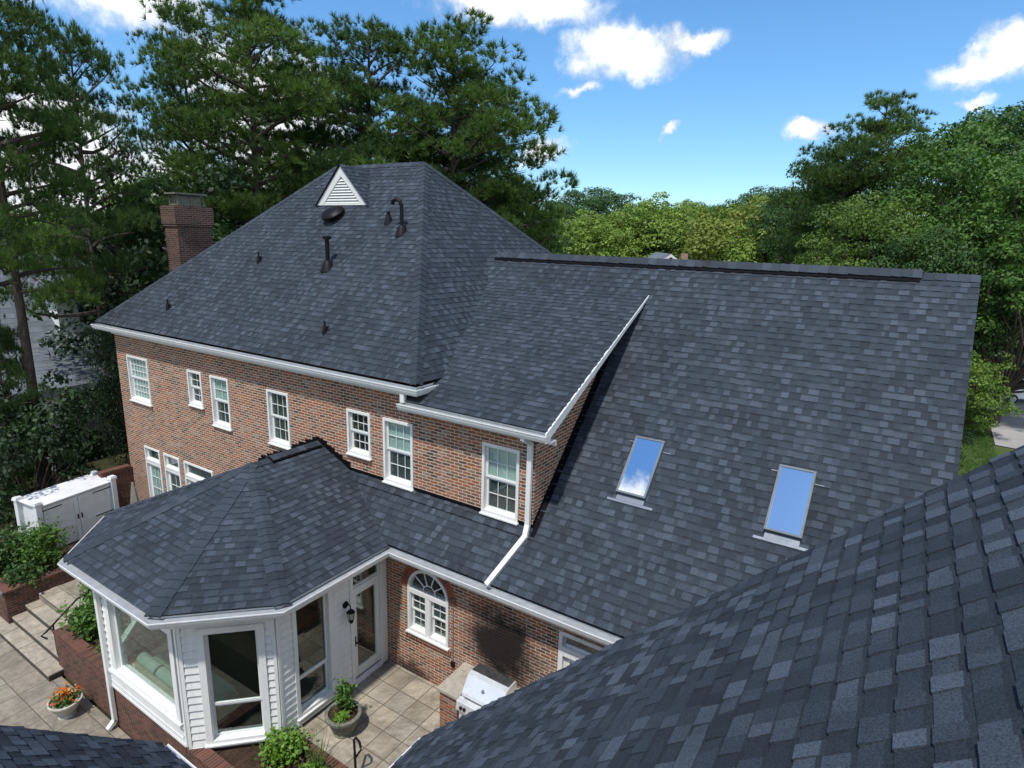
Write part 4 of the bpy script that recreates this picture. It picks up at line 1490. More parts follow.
def pine(name, h, spread, bare, seed, mat='pine', tufts=1500, k=16, lean=(0, 0), flat=0.45, ln=0.36, wd=0.033):
    """loblolly pine: straight trunk, open whorls of limbs, needle tufts in layered clumps"""
    rs = np.random.default_rng(seed)
    o = thing(name, None, None)
    tr = MB()
    tp = [np.array((lean[0] * t * h + 0.12 * math.sin(3 * t + seed), lean[1] * t * h + 0.12 * math.cos(4 * t + seed), t * h)) for t in np.linspace(0, 1, 9)]
    r0 = 0.012 * h + 0.05
    tr.tube([Vector(p) for p in tp], [r0 * (1.15 - t) if t > 0 else r0 * 1.4 for t in np.linspace(0, 1, 9)], 9)
    along = lambda t: np.array([np.interp(t, np.linspace(0, 1, 9), [p[i] for p in tp]) for i in range(3)])
    clumps = []
    nb = int(30 + 1.3 * h)
    for i in range(nb):
        t = bare + (1 - bare) * ((i + rs.uniform(0, .8)) / nb)
        f = (t - bare) / (1 - bare)
        reach = spread * (0.35 + 0.65 * math.sin(math.pi * min(1, 0.28 + 0.72 * f) ** 0.8)) * rs.uniform(0.55, 1.1)
        if f > 0.9: reach *= 0.6
        an = i * 2.4 + rs.uniform(-.5, .5)
        p0 = along(t * 0.98)
        rise = reach * (0.05 + 0.55 * f) * rs.uniform(0.4, 1.2)
        p1 = p0 + np.array((math.cos(an) * reach, math.sin(an) * reach, rise))
        lp = limb(tr, p0, p1, 0.03 + 0.018 * reach, 0.015, rs, 0.06, 4, 5)
        for q in (1.0, 0.72, 0.5):
            if q < 0.6 and rs.random() < 0.45: continue
            c = p0 + (p1 - p0) * q + rs.normal(size=3) * 0.25
            clumps.append((c, (0.50 + 0.17 * reach) * rs.uniform(0.7, 1.2), an))
            if q < 1 or rs.random() < 0.5:
                sd_ = c + np.array((-math.sin(an), math.cos(an), 0.15)) * rs.choice((-1, 1)) * reach * 0.33
                limb(tr, p0 + (p1 - p0) * q * 0.8, sd_, 0.02, 0.008, rs, 0.05, 2, 4)
                clumps.append((sd_, (0.5 + 0.12 * reach) * rs.uniform(0.7, 1.1), an))
    clumps.append((along(1.0), 0.7, 0))
    wts = np.array([c[1] ** 2 for c in clumps])
    cnt = np.maximum(3, (wts / wts.sum() * tufts).astype(int))
    P_, D_, T_ = [], [], []
    for (c, r_, an), m_ in zip(clumps, cnt):
        d = rs.normal(size=(m_, 3))
        d /= np.linalg.norm(d, axis=1)[:, None]
        d[:, 2] = np.where(d[:, 2] < -0.25, -d[:, 2], d[:, 2])
        q = d * (r_ * rs.uniform(0.25, 1, m_) ** 0.45)[:, None]
        q[:, 2] *= flat * 1.15
        P_.append(c + q)
        dd = d * 0.7
        dd[:, 2] += 0.55
        D_.append(dd / np.linalg.norm(dd, axis=1)[:, None])
        T_.append(np.full(m_, rs.normal(0.5, 0.14)) + rs.normal(0, 0.12, m_))
    P_, D_, T_ = np.concatenate(P_), np.concatenate(D_), np.concatenate(T_)
    tr.build('trunk', 'bark', o, smooth=True)
    cloud_mesh('crown', needles(P_, D_, k, ln, wd, rs), 3, np.repeat(T_, k) + rs.normal(0, .08, len(T_) * k), mat, o)
    return o


def broadleaf(name, h, w_, bare, seed, mat='oak', leaves=11000, leaf=0.26, lobes=26, clump=1.0, up=0.35, shape=1.0):
    rs = np.random.default_rng(seed)
    o = thing(name, None, None)
    tr = MB()
    base = np.zeros(3)
    fork = np.array((rs.normal(0, .1), rs.normal(0, .1), h * max(0.12, bare * 0.9)))
    tr.tube([Vector(base), Vector(fork * (0.3, 0.3, 0.5)), Vector(fork)], [0.022 * h, 0.017 * h, 0.014 * h], 8)
    cz, rz = h * (1 + bare) / 2, h * (1 - bare) / 2
    pts, N_ = [], []
    for i in range(lobes):
        u = (i + .5) / lobes
        zz = 1 - 1.75 * u
        rr_ = math.sqrt(max(0, 1 - zz * zz)) ** shape
        an = i * 2.399 + rs.uniform(-.4, .4)
        f = rs.uniform(0.62, 0.92)
        c = np.array((math.cos(an) * rr_ * w_ / 2 * f, math.sin(an) * rr_ * w_ / 2 * f, cz + zz * rz * f))
        r_ = clump * (0.16 * w_ + 0.05 * h) * rs.uniform(0.6, 1.15)
        pts.append((c, r_))
        limb(tr, fork + (c - fork) * 0.0, c, 0.006 * h, 0.02, rs, 0.1, 4, 5)
        for _ in range(2):
            c2 = c + rs.normal(size=3) * r_ * 0.75
            pts.append((c2, r_ * rs.uniform(0.4, 0.65)))
    wts = np.array([r_ ** 2 for c, r_ in pts])
    cnt = np.maximum(6, (wts / wts.sum() * leaves).astype(int))
    P_, T_ = [], []
    for (c, r_), m_ in zip(pts, cnt):
        d = rs.normal(size=(m_, 3))
        d /= np.linalg.norm(d, axis=1)[:, None]
        d[:, 2] = np.where(d[:, 2] < -0.3, -d[:, 2] * rs.uniform(-.4, 1, m_), d[:, 2])
        q = d * (r_ * rs.uniform(0.4, 1.06, m_) ** 0.4)[:, None]
        q[:, 2] *= 0.75
        P_.append(c + q)
        N_.append(d)
        T_.append(np.full(m_, rs.normal(0.5, 0.15)) + rs.normal(0, 0.17, m_))
    P_, T_ = np.concatenate(P_), np.concatenate(T_)
    N_ = np.concatenate(N_)
    kp = P_[:, 2] > 0.02 * h
    P_, T_, N_ = P_[kp], T_[kp], N_[kp]
    tr.build('trunk', 'bark', o, smooth=True)
    cloud_mesh('crown', quads(P_, leaf, rs, 0.6, up, out=N_), 4, T_, mat, o)
    return o


def copy_thing(src, loc, rot, sc, name=None):
    r_ = src.copy()
    COL.objects.link(r_)
    r_.location, r_.rotation_euler, r_.scale = loc, (0, 0, rot), sc
    for chd in src.children:
        c = chd.copy()
        COL.objects.link(c)
        c.parent = r_
    return r_


LIB = {}
used = set()


def plant(key, px, top, D, label, cat='tree', group=None, ground=-0.42, wide=1.0, rot=None, mat=None):
    p, hh = stand(px, top, D, ground)
    src, h0 = LIB[key]
    sc = hh / h0
    rot = rng.uniform(0, 6.28) if rot is None else rot
    args = (p, rot, (sc * wide, sc * wide, sc))
    if key not in used and not mat:
        used.add(key)
        o = src
        o.location, o.rotation_euler, o.scale = args[0], (0, 0, rot), args[2]
    else:
        o = copy_thing(src, *args)
    if mat:
        for chd in o.children:
            if chd.name.startswith('crown'):
                chd.data = chd.data.copy()
                chd.data.materials[0] = MT[mat]
    tag(o, label, cat, group)
    return o


LIB['pine_a'] = (pine('pine_tree', 22, 5.2, 0.42, 11, 'pine', 5900, 22), 22.6)
LIB['pine_b'] = (pine('pine_tree', 20, 5.6, 0.36, 23, 'pine_blue', 5900, 22), 20.6)
LIB['pine_c'] = (pine('pine_tree', 18, 5.4, 0.28, 37, 'pine', 5900, 22), 18.6)
LIB['pine_low'] = (pine('pine_tree', 13, 4.6, 0.06, 51, 'pine_blue', 5200, 22, flat=0.5), 13.5)
LIB['oak_a'] = (broadleaf('leafy_tree', 18, 13, 0.12, 5, 'oak', 30000, 0.25, 44, 0.72), 18.2)
LIB['oak_b'] = (broadleaf('leafy_tree', 16, 11, 0.15, 6, 'oak_dark', 26000, 0.24, 40, 0.72), 16.2)
LIB['bright_a'] = (broadleaf('leafy_tree', 14, 13, 0.10, 8, 'bright', 14000, 0.36, 36, 0.7), 14.2)
LIB['under'] = (broadleaf('understorey_tree', 9, 7, 0.06, 9, 'deep', 12000, 0.20, 30), 9.2)
LIB['small'] = (broadleaf('small_tree', 6, 5.5, 0.22, 10, 'warm', 5200, 0.17, 22, 0.85), 6.1)
LIB['shrub_big'] = (broadleaf('large_shrub', 4, 4, 0.02, 12, 'deep', 7000, 0.15, 22), 4.1)

# left: the pines and the dark undergrowth round the chimney
GP = 'tall pines behind the house'
plant('pine_a', 8, -110, 25, 'nearest tall pine at the far left with a thick dark trunk', group=GP, rot=0.4, wide=0.62)
plant('pine_b', 93, 20, 31, 'pine left of the chimney with a bare forked trunk', group=GP, rot=2.0, wide=0.6)
plant('pine_b', 200, 30, 40, 'pine directly above the chimney with a thin trunk', group=GP, rot=4.2, wide=0.72)
plant('pine_a', 262, -40, 34, 'tallest pine above the hip roof with a straight grey trunk', group=GP, rot=3.1, wide=0.95)
plant('pine_c', 325, 40, 44, 'farther pine right of the tallest one', group=GP, rot=5.0, wide=0.8)
plant('pine_b', 372, 14, 35, 'dense pine rising behind the white gable vent', group=GP, rot=1.4, wide=0.95)
plant('pine_c', 450, 22, 34, 'broad rounded pine right of the white gable vent', group=GP, rot=0.9, wide=1.05)
plant('pine_b', 480, 70, 38, 'pine with the ragged right edge against open blue sky', group=GP, rot=2.6, wide=0.72)
plant('pine_low', 518, 174, 47, 'small pine at the right end of the pine group above the roof valley', group=GP, rot=1.2, wide=0.62)
plant('pine_low', 420, 120, 40, 'low bushy pine behind the main ridge', group=GP, rot=0.1)
GU = 'undergrowth behind the house'
plant('under', 128, 205, 38, 'dark leafy tree left of the chimney', group=GU)
plant('under', 232, 178, 37, 'dark leafy tree right of the chimney', group=GU)
plant('under', 178, 186, 33, 'dark leafy tree close behind the chimney', group=GU)
plant('bright_a', 300, 160, 46, 'sunlit yellow-green tree low between the pine trunks', group=GU, wide=0.8)
plant('bright_a', 188, 165, 60, 'sunlit yellow-green tree far behind the chimney', group=GU)
plant('bright_a', 70, 214, 75, 'yellow-green tree glimpsed beyond the grey neighbouring roof', group=GU)
plant('pine_low', 488, 178, 48, 'low dark pine beside the main hip', group=GU, wide=0.9)
plant('oak_b', 530, 208, 60, 'dark leafy tree showing over the roof valley', group=GU)
plant('under', 110, 315, 29, 'dark shrubby tree against the left end of the brick facade', group=GU, wide=.6)
plant('pine_low', -24, 310, 25, 'dark evergreen filling the left edge below the pines', group=GU, wide=0.5)
plant('shrub_big', -4, 395, 24, 'dark shrub at the left edge beside the white shed', 'shrub', GU, wide=0.8)
plant('shrub_big', 20, 445, 27, 'dark shrub behind the white shed', 'shrub', GU, wide=0.7)

# right: big mixed trees
GR = 'tall trees on the right beyond the driveway'
plant('oak_b', 790, 186, 78, 'darker tree at the left foot of the tall right-hand trees', group=GR, wide=.9)
plant('oak_b', 822, 152, 64, 'dark tree below the small white cloud', group=GR, wide=.85)
plant('pine_c', 868, 92, 58, 'pine with a feathery top standing above the right-hand trees', group=GR, wide=1.0)
plant('pine_low', 838, 140, 56, 'dark bushy pine left of the feathery topped pine', group=GR, wide=1.0)
plant('oak_a', 862, 188, 47, 'sunlit leafy tree just above the wing ridge', group=GR, wide=0.9, mat='warm')
plant('oak_a', 935, 106, 60, 'large round leafy tree right of the feathery topped pine', group=GR, wide=.9)
plant('oak_b', 900, 168, 54, 'dark leafy tree between the feathery pine and the large round one', group=GR)
plant('oak_a', 972, 128, 50, 'leafy tree behind the right end of the wing ridge', group=GR)
plant('oak_b', 1014, 84, 60, 'tallest dark tree touching the right picture edge', group=GR)
plant('oak_a', 1034, 150, 45, 'leafy tree cut off by the right picture edge', group=GR)
plant('oak_b', 985, 205, 46, 'dark ivy-like tree above the driveway', group=GR, wide=0.8)
plant('oak_b', 930, 215, 43, 'dark tree low behind the right end of the wing ridge', group=GR, wide=0.8)
plant('small', 978, 345, 40, 'small yellow-green tree beside the driveway', 'tree')
plant('small', 1005, 335, 50, 'thin yellow-green tree in front of the parked white car', 'tree', wide=0.7)
plant('shrub_big', 980, 424, 30.5, 'dark shrub at the edge of the lawn', 'shrub', wide=0.6)
plant('shrub_big', 1000, 366, 41, 'light green bush at the foot of the small yellow-green tree', 'shrub', wide=0.9, mat='warm')

# centre: far trees
GC = 'far trees beyond the ridge'
far = [('oak_b', 577, 186, 150, 'dark far tree left of centre'), ('oak_b', 605, 183, 160, 'tall dark far tree above the bright green row'),
       ('oak_b', 560, 196, 130, 'dark far tree beside the pines'), ('bright_a', 585, 212, 95, 'leftmost tree of the bright green row'),
       ('bright_a', 612, 210, 100, 'bright tree second from the left in the bright green row'), ('bright_a', 636, 205, 105, 'bright tree left of the distant grey gable'),
       ('bright_a', 660, 198, 112, 'yellowest bright tree above the distant grey gable'), ('bright_a', 684, 203, 104, 'bright tree above the distant red chimney'),
       ('oak_a', 706, 200, 118, 'mid green tree in the gap of the bright row'), ('bright_a', 724, 208, 98, 'bright tree right of the distant chimney'),
       ('oak_b', 757, 182, 165, 'dark round far tree rising above the row'), ('bright_a', 748, 198, 82, 'golden-green tree at the right end of the bright row'),
       ('oak_a', 690, 197, 150, 'far green tree behind the bright row'), ('oak_a', 640, 200, 150, 'far green tree behind the distant gable'),
       ('oak_a', 730, 198, 150, 'far green tree left of the dark round one'), ('bright_a', 765, 222, 78, 'golden tree just over the ridge beside the right-hand trees')]
for i, (k, px, top, D, lb) in enumerate(far):
    plant(k, px, top, D, lb, group=GC, wide=1.15, mat='golden' if i == 11 else 'warm' if i in (5, 9) else None)
# a forest line to the horizon, nobody could count it
rs = np.random.default_rng(3)
fp = []
for i in range(260):
    an = rs.uniform(-1.2, 1.25)
    D = rs.uniform(180, 330)
    c = np.array((CAM.x + math.sin(an - _y) * D, CAM.y + math.cos(an - _y) * D, 0))
    hh = rs.uniform(9, 15)
    m_ = 150
    d = rs.normal(size=(m_, 3))
    d /= np.linalg.norm(d, axis=1)[:, None]
    fp.append(c + d * np.array((7, 7, hh * .5)) + np.array((0, 0, hh * .5)))
fp = np.concatenate(fp)
tag(cloud_mesh('far_forest', quads(fp, 2.0, rs, 0.8, 0.4), 4, rs.normal(.45, .2, len(fp)), 'oak', None), 'far wooded skyline along the horizon', 'forest', kind='stuff')

# ------------------------------------------------------------------ neighbours
def simple_house(name, label, loc, rot, w_, d_, eave, ridge, wallm='far_wall', roofm='far_roof'):
    o = thing(name, label, 'house', (0, 0, 0))
    wl = MB()
    wl.box(-w_ / 2, w_ / 2, -d_ / 2, d_ / 2, 0, eave)
    for s_ in (-1, 1):
        wl.prism([(-w_ / 2, s_ * (d_ / 2 - .05), eave), (w_ / 2, s_ * (d_ / 2 - .05), eave), (0, s_ * (d_ / 2 - .05), ridge - 0.1)], (0, -s_ * 0.1, 0))
    wl.build('wall', wallm, o)
    rf = MB()
    k = (ridge - eave) / (w_ / 2)
    for s_ in (-1, 1):
        a = [(s_ * (w_ / 2 + .5), -d_ / 2 - .4, eave - .5 * k + .12), (s_ * (w_ / 2 + .5), d_ / 2 + .4, eave - .5 * k + .12), (0, d_ / 2 + .4, ridge + .12), (0, -d_ / 2 - .4, ridge + .12)]
        shingle_plane(rf, a if s_ > 0 else a[::-1], 0.3, 0.3, 0.9)
    rf.build('roof', roofm, o)
    for s_ in (-1, 1):
        for t_ in (-1, 1):
            tr = MB()
            tr.prism([(s_ * (w_ / 2 + .5), t_ * (d_ / 2 + .38), eave - .5 * k + .1), (0, t_ * (d_ / 2 + .38), ridge + .1), (0, t_ * (d_ / 2 + .38), ridge - .2), (s_ * (w_ / 2 + .5), t_ * (d_ / 2 + .38), eave - .5 * k - .15)], (0, t_ * 0.04, 0))
            tr.build('bargeboard', 'white', o)
    o.location = loc
    o.rotation_euler = (0, 0, rot)
    return o


nh = simple_house('neighbouring_house', 'grey-roofed neighbouring house half hidden behind the left pines', (-28.5, 3.5, -0.42), 0.0, 12.0, 17, 3.6, 9.2)
off = Vector((0, 0, 0))
for yq in (-2.25, 3.6):
    q = MB()
    q.box(8.35, 8.85, yq - .25, yq + .25, 0.25, 3.1)
    q.box(8.25, 8.95, yq - .35, yq + .35, 3.1, 3.3)
    q.box(8.25, 8.95, yq - .35, yq + .35, 0, 0.25)
    o_ = q.build('porch_column', 'white', None); o_.parent = nh
q = MB()
shingle_plane(q, [(9.2, -8, 3.45), (9.2, 8, 3.45), (5.6, 8, 4.4), (5.6, -8, 4.4)], 0.3, 0.3, 0.9)
q.box(9.05, 9.22, -8, 8, 3.2, 3.42)
o_ = q.build('porch_roof', 'far_roof', None); o_.parent = nh
NX, NY = 4.7, 1.2          # gabled dormer on the near slope
q = MB()
q.prism([(NX, NY - 1.3, 4.6), (NX, NY + 1.3, 4.6), (NX, NY + 1.3, 6.9), (NX, NY, 8.1), (NX, NY - 1.3, 6.9)], (-3.5, 0, 0))
o_ = q.build('dormer_wall', 'white', None); o_.parent = nh
q = MB()
q.box(NX + 0.001, NX + 0.03, NY - 0.45, NY + 0.45, 5.4, 6.8)
o_ = q.build('dormer_window', 'dark', None); o_.parent = nh
q = MB()
for s_ in (-1, 1):
    a_ = [(NX + .35, NY + s_ * 1.65, 6.65), (NX + .35, NY, 8.2), (NX - 4.0, NY, 8.2), (NX - 4.0, NY + s_ * 1.65, 6.65)]
    shingle_plane(q, a_, 0.3, 0.3, 0.9)
o_ = q.build('dormer_roof', 'far_roof', None); o_.parent = nh
for s_ in (-1, 1):
    q = MB()
    q.prism([(NX + .36, NY + s_ * 1.65, 6.63), (NX + .36, NY, 8.18), (NX + .36, NY, 7.9), (NX + .36, NY + s_ * 1.65, 6.38)], (0.05, 0, 0))
    o_ = q.build('dormer_bargeboard', 'white', None); o_.parent = nh

p1, h1 = stand(664, 254, 72, -0.42)
d1 = simple_house('distant_house', 'distant house with a grey gable peeking over the wing ridge', p1, 0.5, 9, 10, h1 - 3.2, h1)
q = MB()
q.box(2.3, 3.0, 1.0, 1.7, 4, h1 + 0.1)
o_ = q.build('chimney', 'brick', None); o_.parent = d1
# ------------------------------------------------------------------ parked car
car = thing('parked_car', 'white car parked behind the yellow-green trees at the right edge', 'car', (0, 0, 0))
body = MB()
prof = [(-2.3, .35), (-2.3, .85), (-2.0, .98), (-1.0, 1.02), (2.0, .98), (2.28, .8), (2.3, .35)]
body.prism([(x, -.88, z) for x, z in prof], (0, 1.76, 0))
cb = body.build('body', 'car', car, bevel=0.08)
gh = MB()
t0 = [(-1.3, -.82, 1.0), (1.9, -.82, 1.0), (1.9, .82, 1.0), (-1.3, .82, 1.0)]
t1 = [(-.5, -.66, 1.5), (1.3, -.66, 1.5), (1.3, .66, 1.5), (-.5, .66, 1.5)]
for i in range(4):
    gh.face([t0[i], t0[(i + 1) % 4], t1[(i + 1) % 4], t1[i]])
gh.build('window_band', 'tyre', car)
tpz = MB()
tpz.prism([(-.55, -.68, 1.49), (1.35, -.68, 1.49), (1.35, .68, 1.49), (-.55, .68, 1.49)], (0, 0, .05))
for (x0, x1) in ((-1.3, -.5), (1.9, 1.3), (.35, .35)):
    for s_ in (-1, 1):
        tpz.tube([(x0, s_ * .83, 1.0), (x1, s_ * .67, 1.5)], 0.04, 6)
tpz.build('car_roof', 'car', car)
for x in (-1.45, 1.4):
    for s_ in (-1, 1):
        q = MB()
        q.lathe([(0.0, -.11), (.30, -.11), (.34, -.06), (.34, .06), (.30, .11), (0.0, .11)], (x, s_ * .82, .34), 20, Y)
        wv_ = q.build('wheel', 'tyre', car, smooth=True)
        q = MB()
        q.lathe([(.20, -.005), (.2, .005), (0, .01)], (x, s_ * .945, .34), 16, Y * s_)
        q.build('rim', 'alu', wv_)
for y in (-.6, .6):
    q = MB()
    q.box(2.26, 2.32, y - .15, y + .15, .68, .82)
    q.build('tail_light', 'petal', car)
pc = at_z(1026, 402, -0.40)
car.location = pc
car.rotation_euler = (0, 0, 0.45)


# ------------------------------------------------------------------ patio things
# grill counter and grill
gc = thing('grill_counter', 'brick grill counter with a tan stone top against the sooty wall', 'counter', (3.2, -0.45, 0))
q = MB()
q.box(2.24, 2.66, -0.86, -0.02, 0.0, 0.86)
q.box(3.66, 4.2, -0.86, -0.02, 0.0, 0.86)
q.box(2.66, 3.66, -0.22, -0.02, 0.0, 0.86)
q.build('base', 'brick_grill', gc)
q = MB()
q.box(2.2, 2.70, -0.91, -0.012, 0.862, 0.93)
q.box(3.62, 4.25, -0.91, -0.012, 0.862, 0.93)
q.box(2.70, 3.62, -0.16, -0.012, 0.862, 0.928)
q.build('countertop', 'stone', gc, bevel=0.008)
gr = thing('gas_grill', 'stainless steel gas grill with closed hood built into the brick counter', 'grill', (3.15, -0.5, 0))
q = MB()
q.box(2.705, 3.615, -0.86, -0.225, 0.10, 0.90)
q.build('body', 'steel', gr, bevel=0.01)
hd = MB()
hx0, hx1 = 2.72, 3.60
hp_ = [(-0.80, 0.93), (-0.80, 1.00), (-0.60, 1.27), (-0.50, 1.30), (-0.27, 1.30), (-0.235, 1.24), (-0.235, 0.93)]
hood_f = MB()
hood_f.prism([(hx0, y, z) for y, z in hp_], (hx1 - hx0, 0, 0))
hood = hood_f.build('hood', 'steel', gr, bevel=0.012)
q = MB()
q.box(hx0 + 0.02, hx1 - 0.02, -0.50, -0.27, 1.301, 1.309)
q.build('hood_top', 'steel_dark', hood)
q = MB()
q.lathe([(0.0, 0.0), (0.035, 0.0), (0.035, 0.012), (0.0, 0.014)], (3.15, -0.70, 1.14), 16, Vector((0, -0.8, 0.6)))
q.build('thermometer', 'steel_dark', hood)
q = MB()
q.tube([(2.80, -0.86, 1.02), (3.52, -0.86, 1.02)], 0.016, 10)
for xx in (2.84, 3.48):
    q.tube([(xx, -0.80, 1.02), (xx, -0.86, 1.02)], 0.012, 8)
q.build('handle', 'steel', hood)
q = MB()
q.prism([(2.70, -0.865, 0.72), (2.70, -0.865, 0.88), (2.70, -0.81, 0.925), (2.70, -0.93, 0.90), (2.70, -0.95, 0.72)], (0.92, 0, 0))
q.build('control_panel', 'steel', gr, bevel=0.006)
for xx in (2.82, 2.90, 3.14, 3.22, 3.42, 3.50):
    q = MB()
    q.lathe([(0.034, -0.01), (0.034, 0.012), (0.024, 0.03), (0.0, 0.03)], (xx, -0.945, 0.80), 12, Vector((0, -1, 0.1)))
    q.build('knob', 'black', gr)
q = MB()
for a_, b_ in ((2.74, 3.14), (3.18, 3.58)):
    q.box(a_, b_, -0.885, -0.861, 0.14, 0.66)
dr = q.build('door', 'steel', gr, bevel=0.006)
q = MB()
for xx in (3.08, 3.24):
    q.tube([(xx, -0.91, 0.35), (xx, -0.91, 0.58)], 0.012, 8)
q.tube([(2.86, -0.96, 0.66), (3.10, -0.96, 0.66)], 0.014, 8)
q.build('handle', 'black', dr)


def shrub(name, label, cat, c, rx, rz, n, leaf, mat, seed, stems=7, parent=None, up=0.45, aspect=0.55, group=None):
    rs_ = np.random.default_rng(seed)
    o = thing(name, label, cat, c, group)
    c = np.array(c)
    st = MB()
    P_, T_ = [], []
    for i in range(stems):
        an = i * 2.4 + rs_.uniform(-.4, .4)
        rr_ = rx * math.sqrt((i + .5) / stems)
        tip = c + np.array((math.cos(an) * rr_ * .8, math.sin(an) * rr_ * .8, rz * rs_.uniform(1.0, 1.75) * (1 - 0.35 * (rr_ / rx) ** 2)))
        limb(st, c, tip, 0.012, 0.005, rs_, 0.08, 4, 5)
        m_ = n // stems
        t = rs_.uniform(0.25, 1.05, m_) ** 0.7
        d = rs_.normal(size=(m_, 3)) * np.array((1, 1, .7)) * rx * 0.26
        P_.append(c + (tip - c) * t[:, None] + d)
        T_.append(np.full(m_, rs_.normal(.5, .1)) + rs_.normal(0, .2, m_))
    P_, T_ = np.concatenate(P_), np.concatenate(T_)
    P_[:, 2] = np.maximum(P_[:, 2], c[2] + 0.03)
    st.build('stem', 'bark', o)
    cloud_mesh('foliage', quads(P_, leaf, rs_, aspect, up), 4, T_, mat, o)
    return o


# large mossy pot by the glass door
pt = thing('stone_planter', 'mossy round stone planter beside the glass door', 'planter', (0.78, -1.98, 0))
q = MB()
q.lathe([(0.0, 0.0), (0.19, 0.0), (0.21, 0.03), (0.19, 0.06), (0.235, 0.14), (0.29, 0.33), (0.30, 0.36)], (0.78, -1.98, 0), 28, flute=0.05)
q.lathe([(0.30, 0.36), (0.345, 0.365), (0.35, 0.42), (0.33, 0.44), (0.285, 0.435), (0.275, 0.38), (0.0, 0.385)], (0.78, -1.98, 0), 28)
q.build('bowl', 'pot', pt, smooth=True)
q = MB()
q.lathe([(0.276, 0.39), (0.15, 0.402), (0.0, 0.405)], (0.78, -1.98, 0), 20)
q.build('soil', 'soil', pt)
shrub('potted_shrub', 'thin leafy shrub growing in the mossy stone planter', 'shrub', (0.72, -1.90, 0.40), 0.20, 0.42, 520, 0.075, 'glossy', 21, 9)
shrub('potted_plant', 'low lime-green plant at the front of the mossy stone planter', 'plant', (0.86, -2.10, 0.40), 0.15, 0.06, 200, 0.085, 'lime', 22, 6, up=1.0)
# bed by the diagonal wall: brick edging, mulch, bushes
bd = thing('planting_bed', 'brick-edged mulch bed below the angled sunroom window', 'flower bed', (0.4, -3.2, 0))
q = MB()
q.box(-1.25, 2.1, -3.95, -3.74, -0.98, 0.03)
q.build('retaining_edge', 'brick_dark', bd)
q = MB()
q.box(-1.27, 2.1, -3.97, -3.72, 0.03, 0.10)
q.box(0.1, 2.1, -2.70, -2.535, -0.2, 0.035)
q.build('brick_edging', 'rowlock', bd)
q = MB()
for i in range(34):
    x0 = -1.1 + 3.2 * (i % 17) / 17
    y0 = -3.74 + 1.04 * (i // 17) / 2
    q.face([(x0, y0, -0.02 + rng.uniform(-.02, .02)), (x0 + 3.2 / 17, y0, -0.02), (x0 + 3.2 / 17, y0 + .52, -0.02), (x0, y0 + .52, -0.02)])
q.build('mulch', 'soil', bd)
shrub('round_shrub', 'bright green round shrub in the brick-edged bed under the angled window', 'shrub', (0.30, -3.0, 0.0), 0.40, 0.24, 1500, 0.085, 'lime', 31, 22, up=0.8, aspect=0.6)
shrub('low_plant', 'low yellow-green plant at the end of the brick-edged bed', 'plant', (1.15, -3.05, 0.0), 0.28, 0.12, 420, 0.08, 'lime', 32, 10, up=0.9)
bp = thing('grassy_plant', 'spiky upright plant with tall thin blades in the brick-edged bed', 'plant', (1.1, -2.85, 0.0))
P_ = np.array([[1.1 + rng.normal(0, .06), -2.85 + rng.normal(0, .06), 0.0] for _ in range(14)])
D_ = np.array([[rng.normal(0, .16), rng.normal(0, .16), 1.0] for _ in range(14)])
cloud_mesh('blade', needles(P_, D_ * 1.6, 3, 0.75, 0.02, np.random.default_rng(4)), 3, rng.normal(.6, .2, 42), 'glossy', bp)
# black hooked stake (shepherd's crook) standing in the bed
tl = thing('garden_stake', 'black metal double-hook garden stake standing by the patio edge', 'garden stake', (1.78, -2.62, 0))
q = MB()
q.tube([(1.80, -2.62, 0.0), (1.70, -2.54, 0.42), (1.60, -2.46, 0.62), (1.62, -2.44, 0.66), (1.74, -2.46, 0.64), (1.79, -2.48, 0.56)], 0.022, 8)
q.tube([(1.72, -2.56, 0.36), (1.80, -2.48, 0.54)], 0.018, 8)
q.build('stake', 'black', tl)

# wall lantern beside the door
ln = thing('wall_lantern', 'black carriage lantern on the white siding beside the glass door', 'lantern', (0.02, -1.18, 1.95))
q = MB()
lc = Vector((0.02, -1.17, 2.02))
q.lathe([(0.0, 0.035), (0.05, 0.03), (0.075, 0.012), (0.078, 0.0)], lc, 16, X)
q.tube([lc + X * 0.03, lc + Vector((0.09, 0, 0.06)), lc + Vector((0.15, 0, 0.03)), lc + Vector((0.155, 0, -0.04))], 0.012, 8)
q.build('bracket', 'black', ln)
q = MB()
cc_ = lc + Vector((0.155, 0, -0.05))
q.lathe([(0.012, 0.02), (0.03, 0.0), (0.085, -0.045), (0.09, -0.06), (0.0, -0.06)], cc_, 6)
q.lathe([(0.0, -0.30), (0.035, -0.30), (0.05, -0.265), (0.0, -0.265)], cc_, 6)
for k in range(6):
    an = math.pi / 3 * k
    q.tube([cc_ + Vector((0.08 * math.cos(an), .08 * math.sin(an), -0.06)), cc_ + Vector((0.047 * math.cos(an), .047 * math.sin(an), -0.27))], 0.006, 5)
q.build('lantern_frame', 'black', ln)
q = MB()
q.lathe([(0.074, -0.062), (0.044, -0.264)], cc_, 6)
q.build('glass_shade', 'glass', ln)

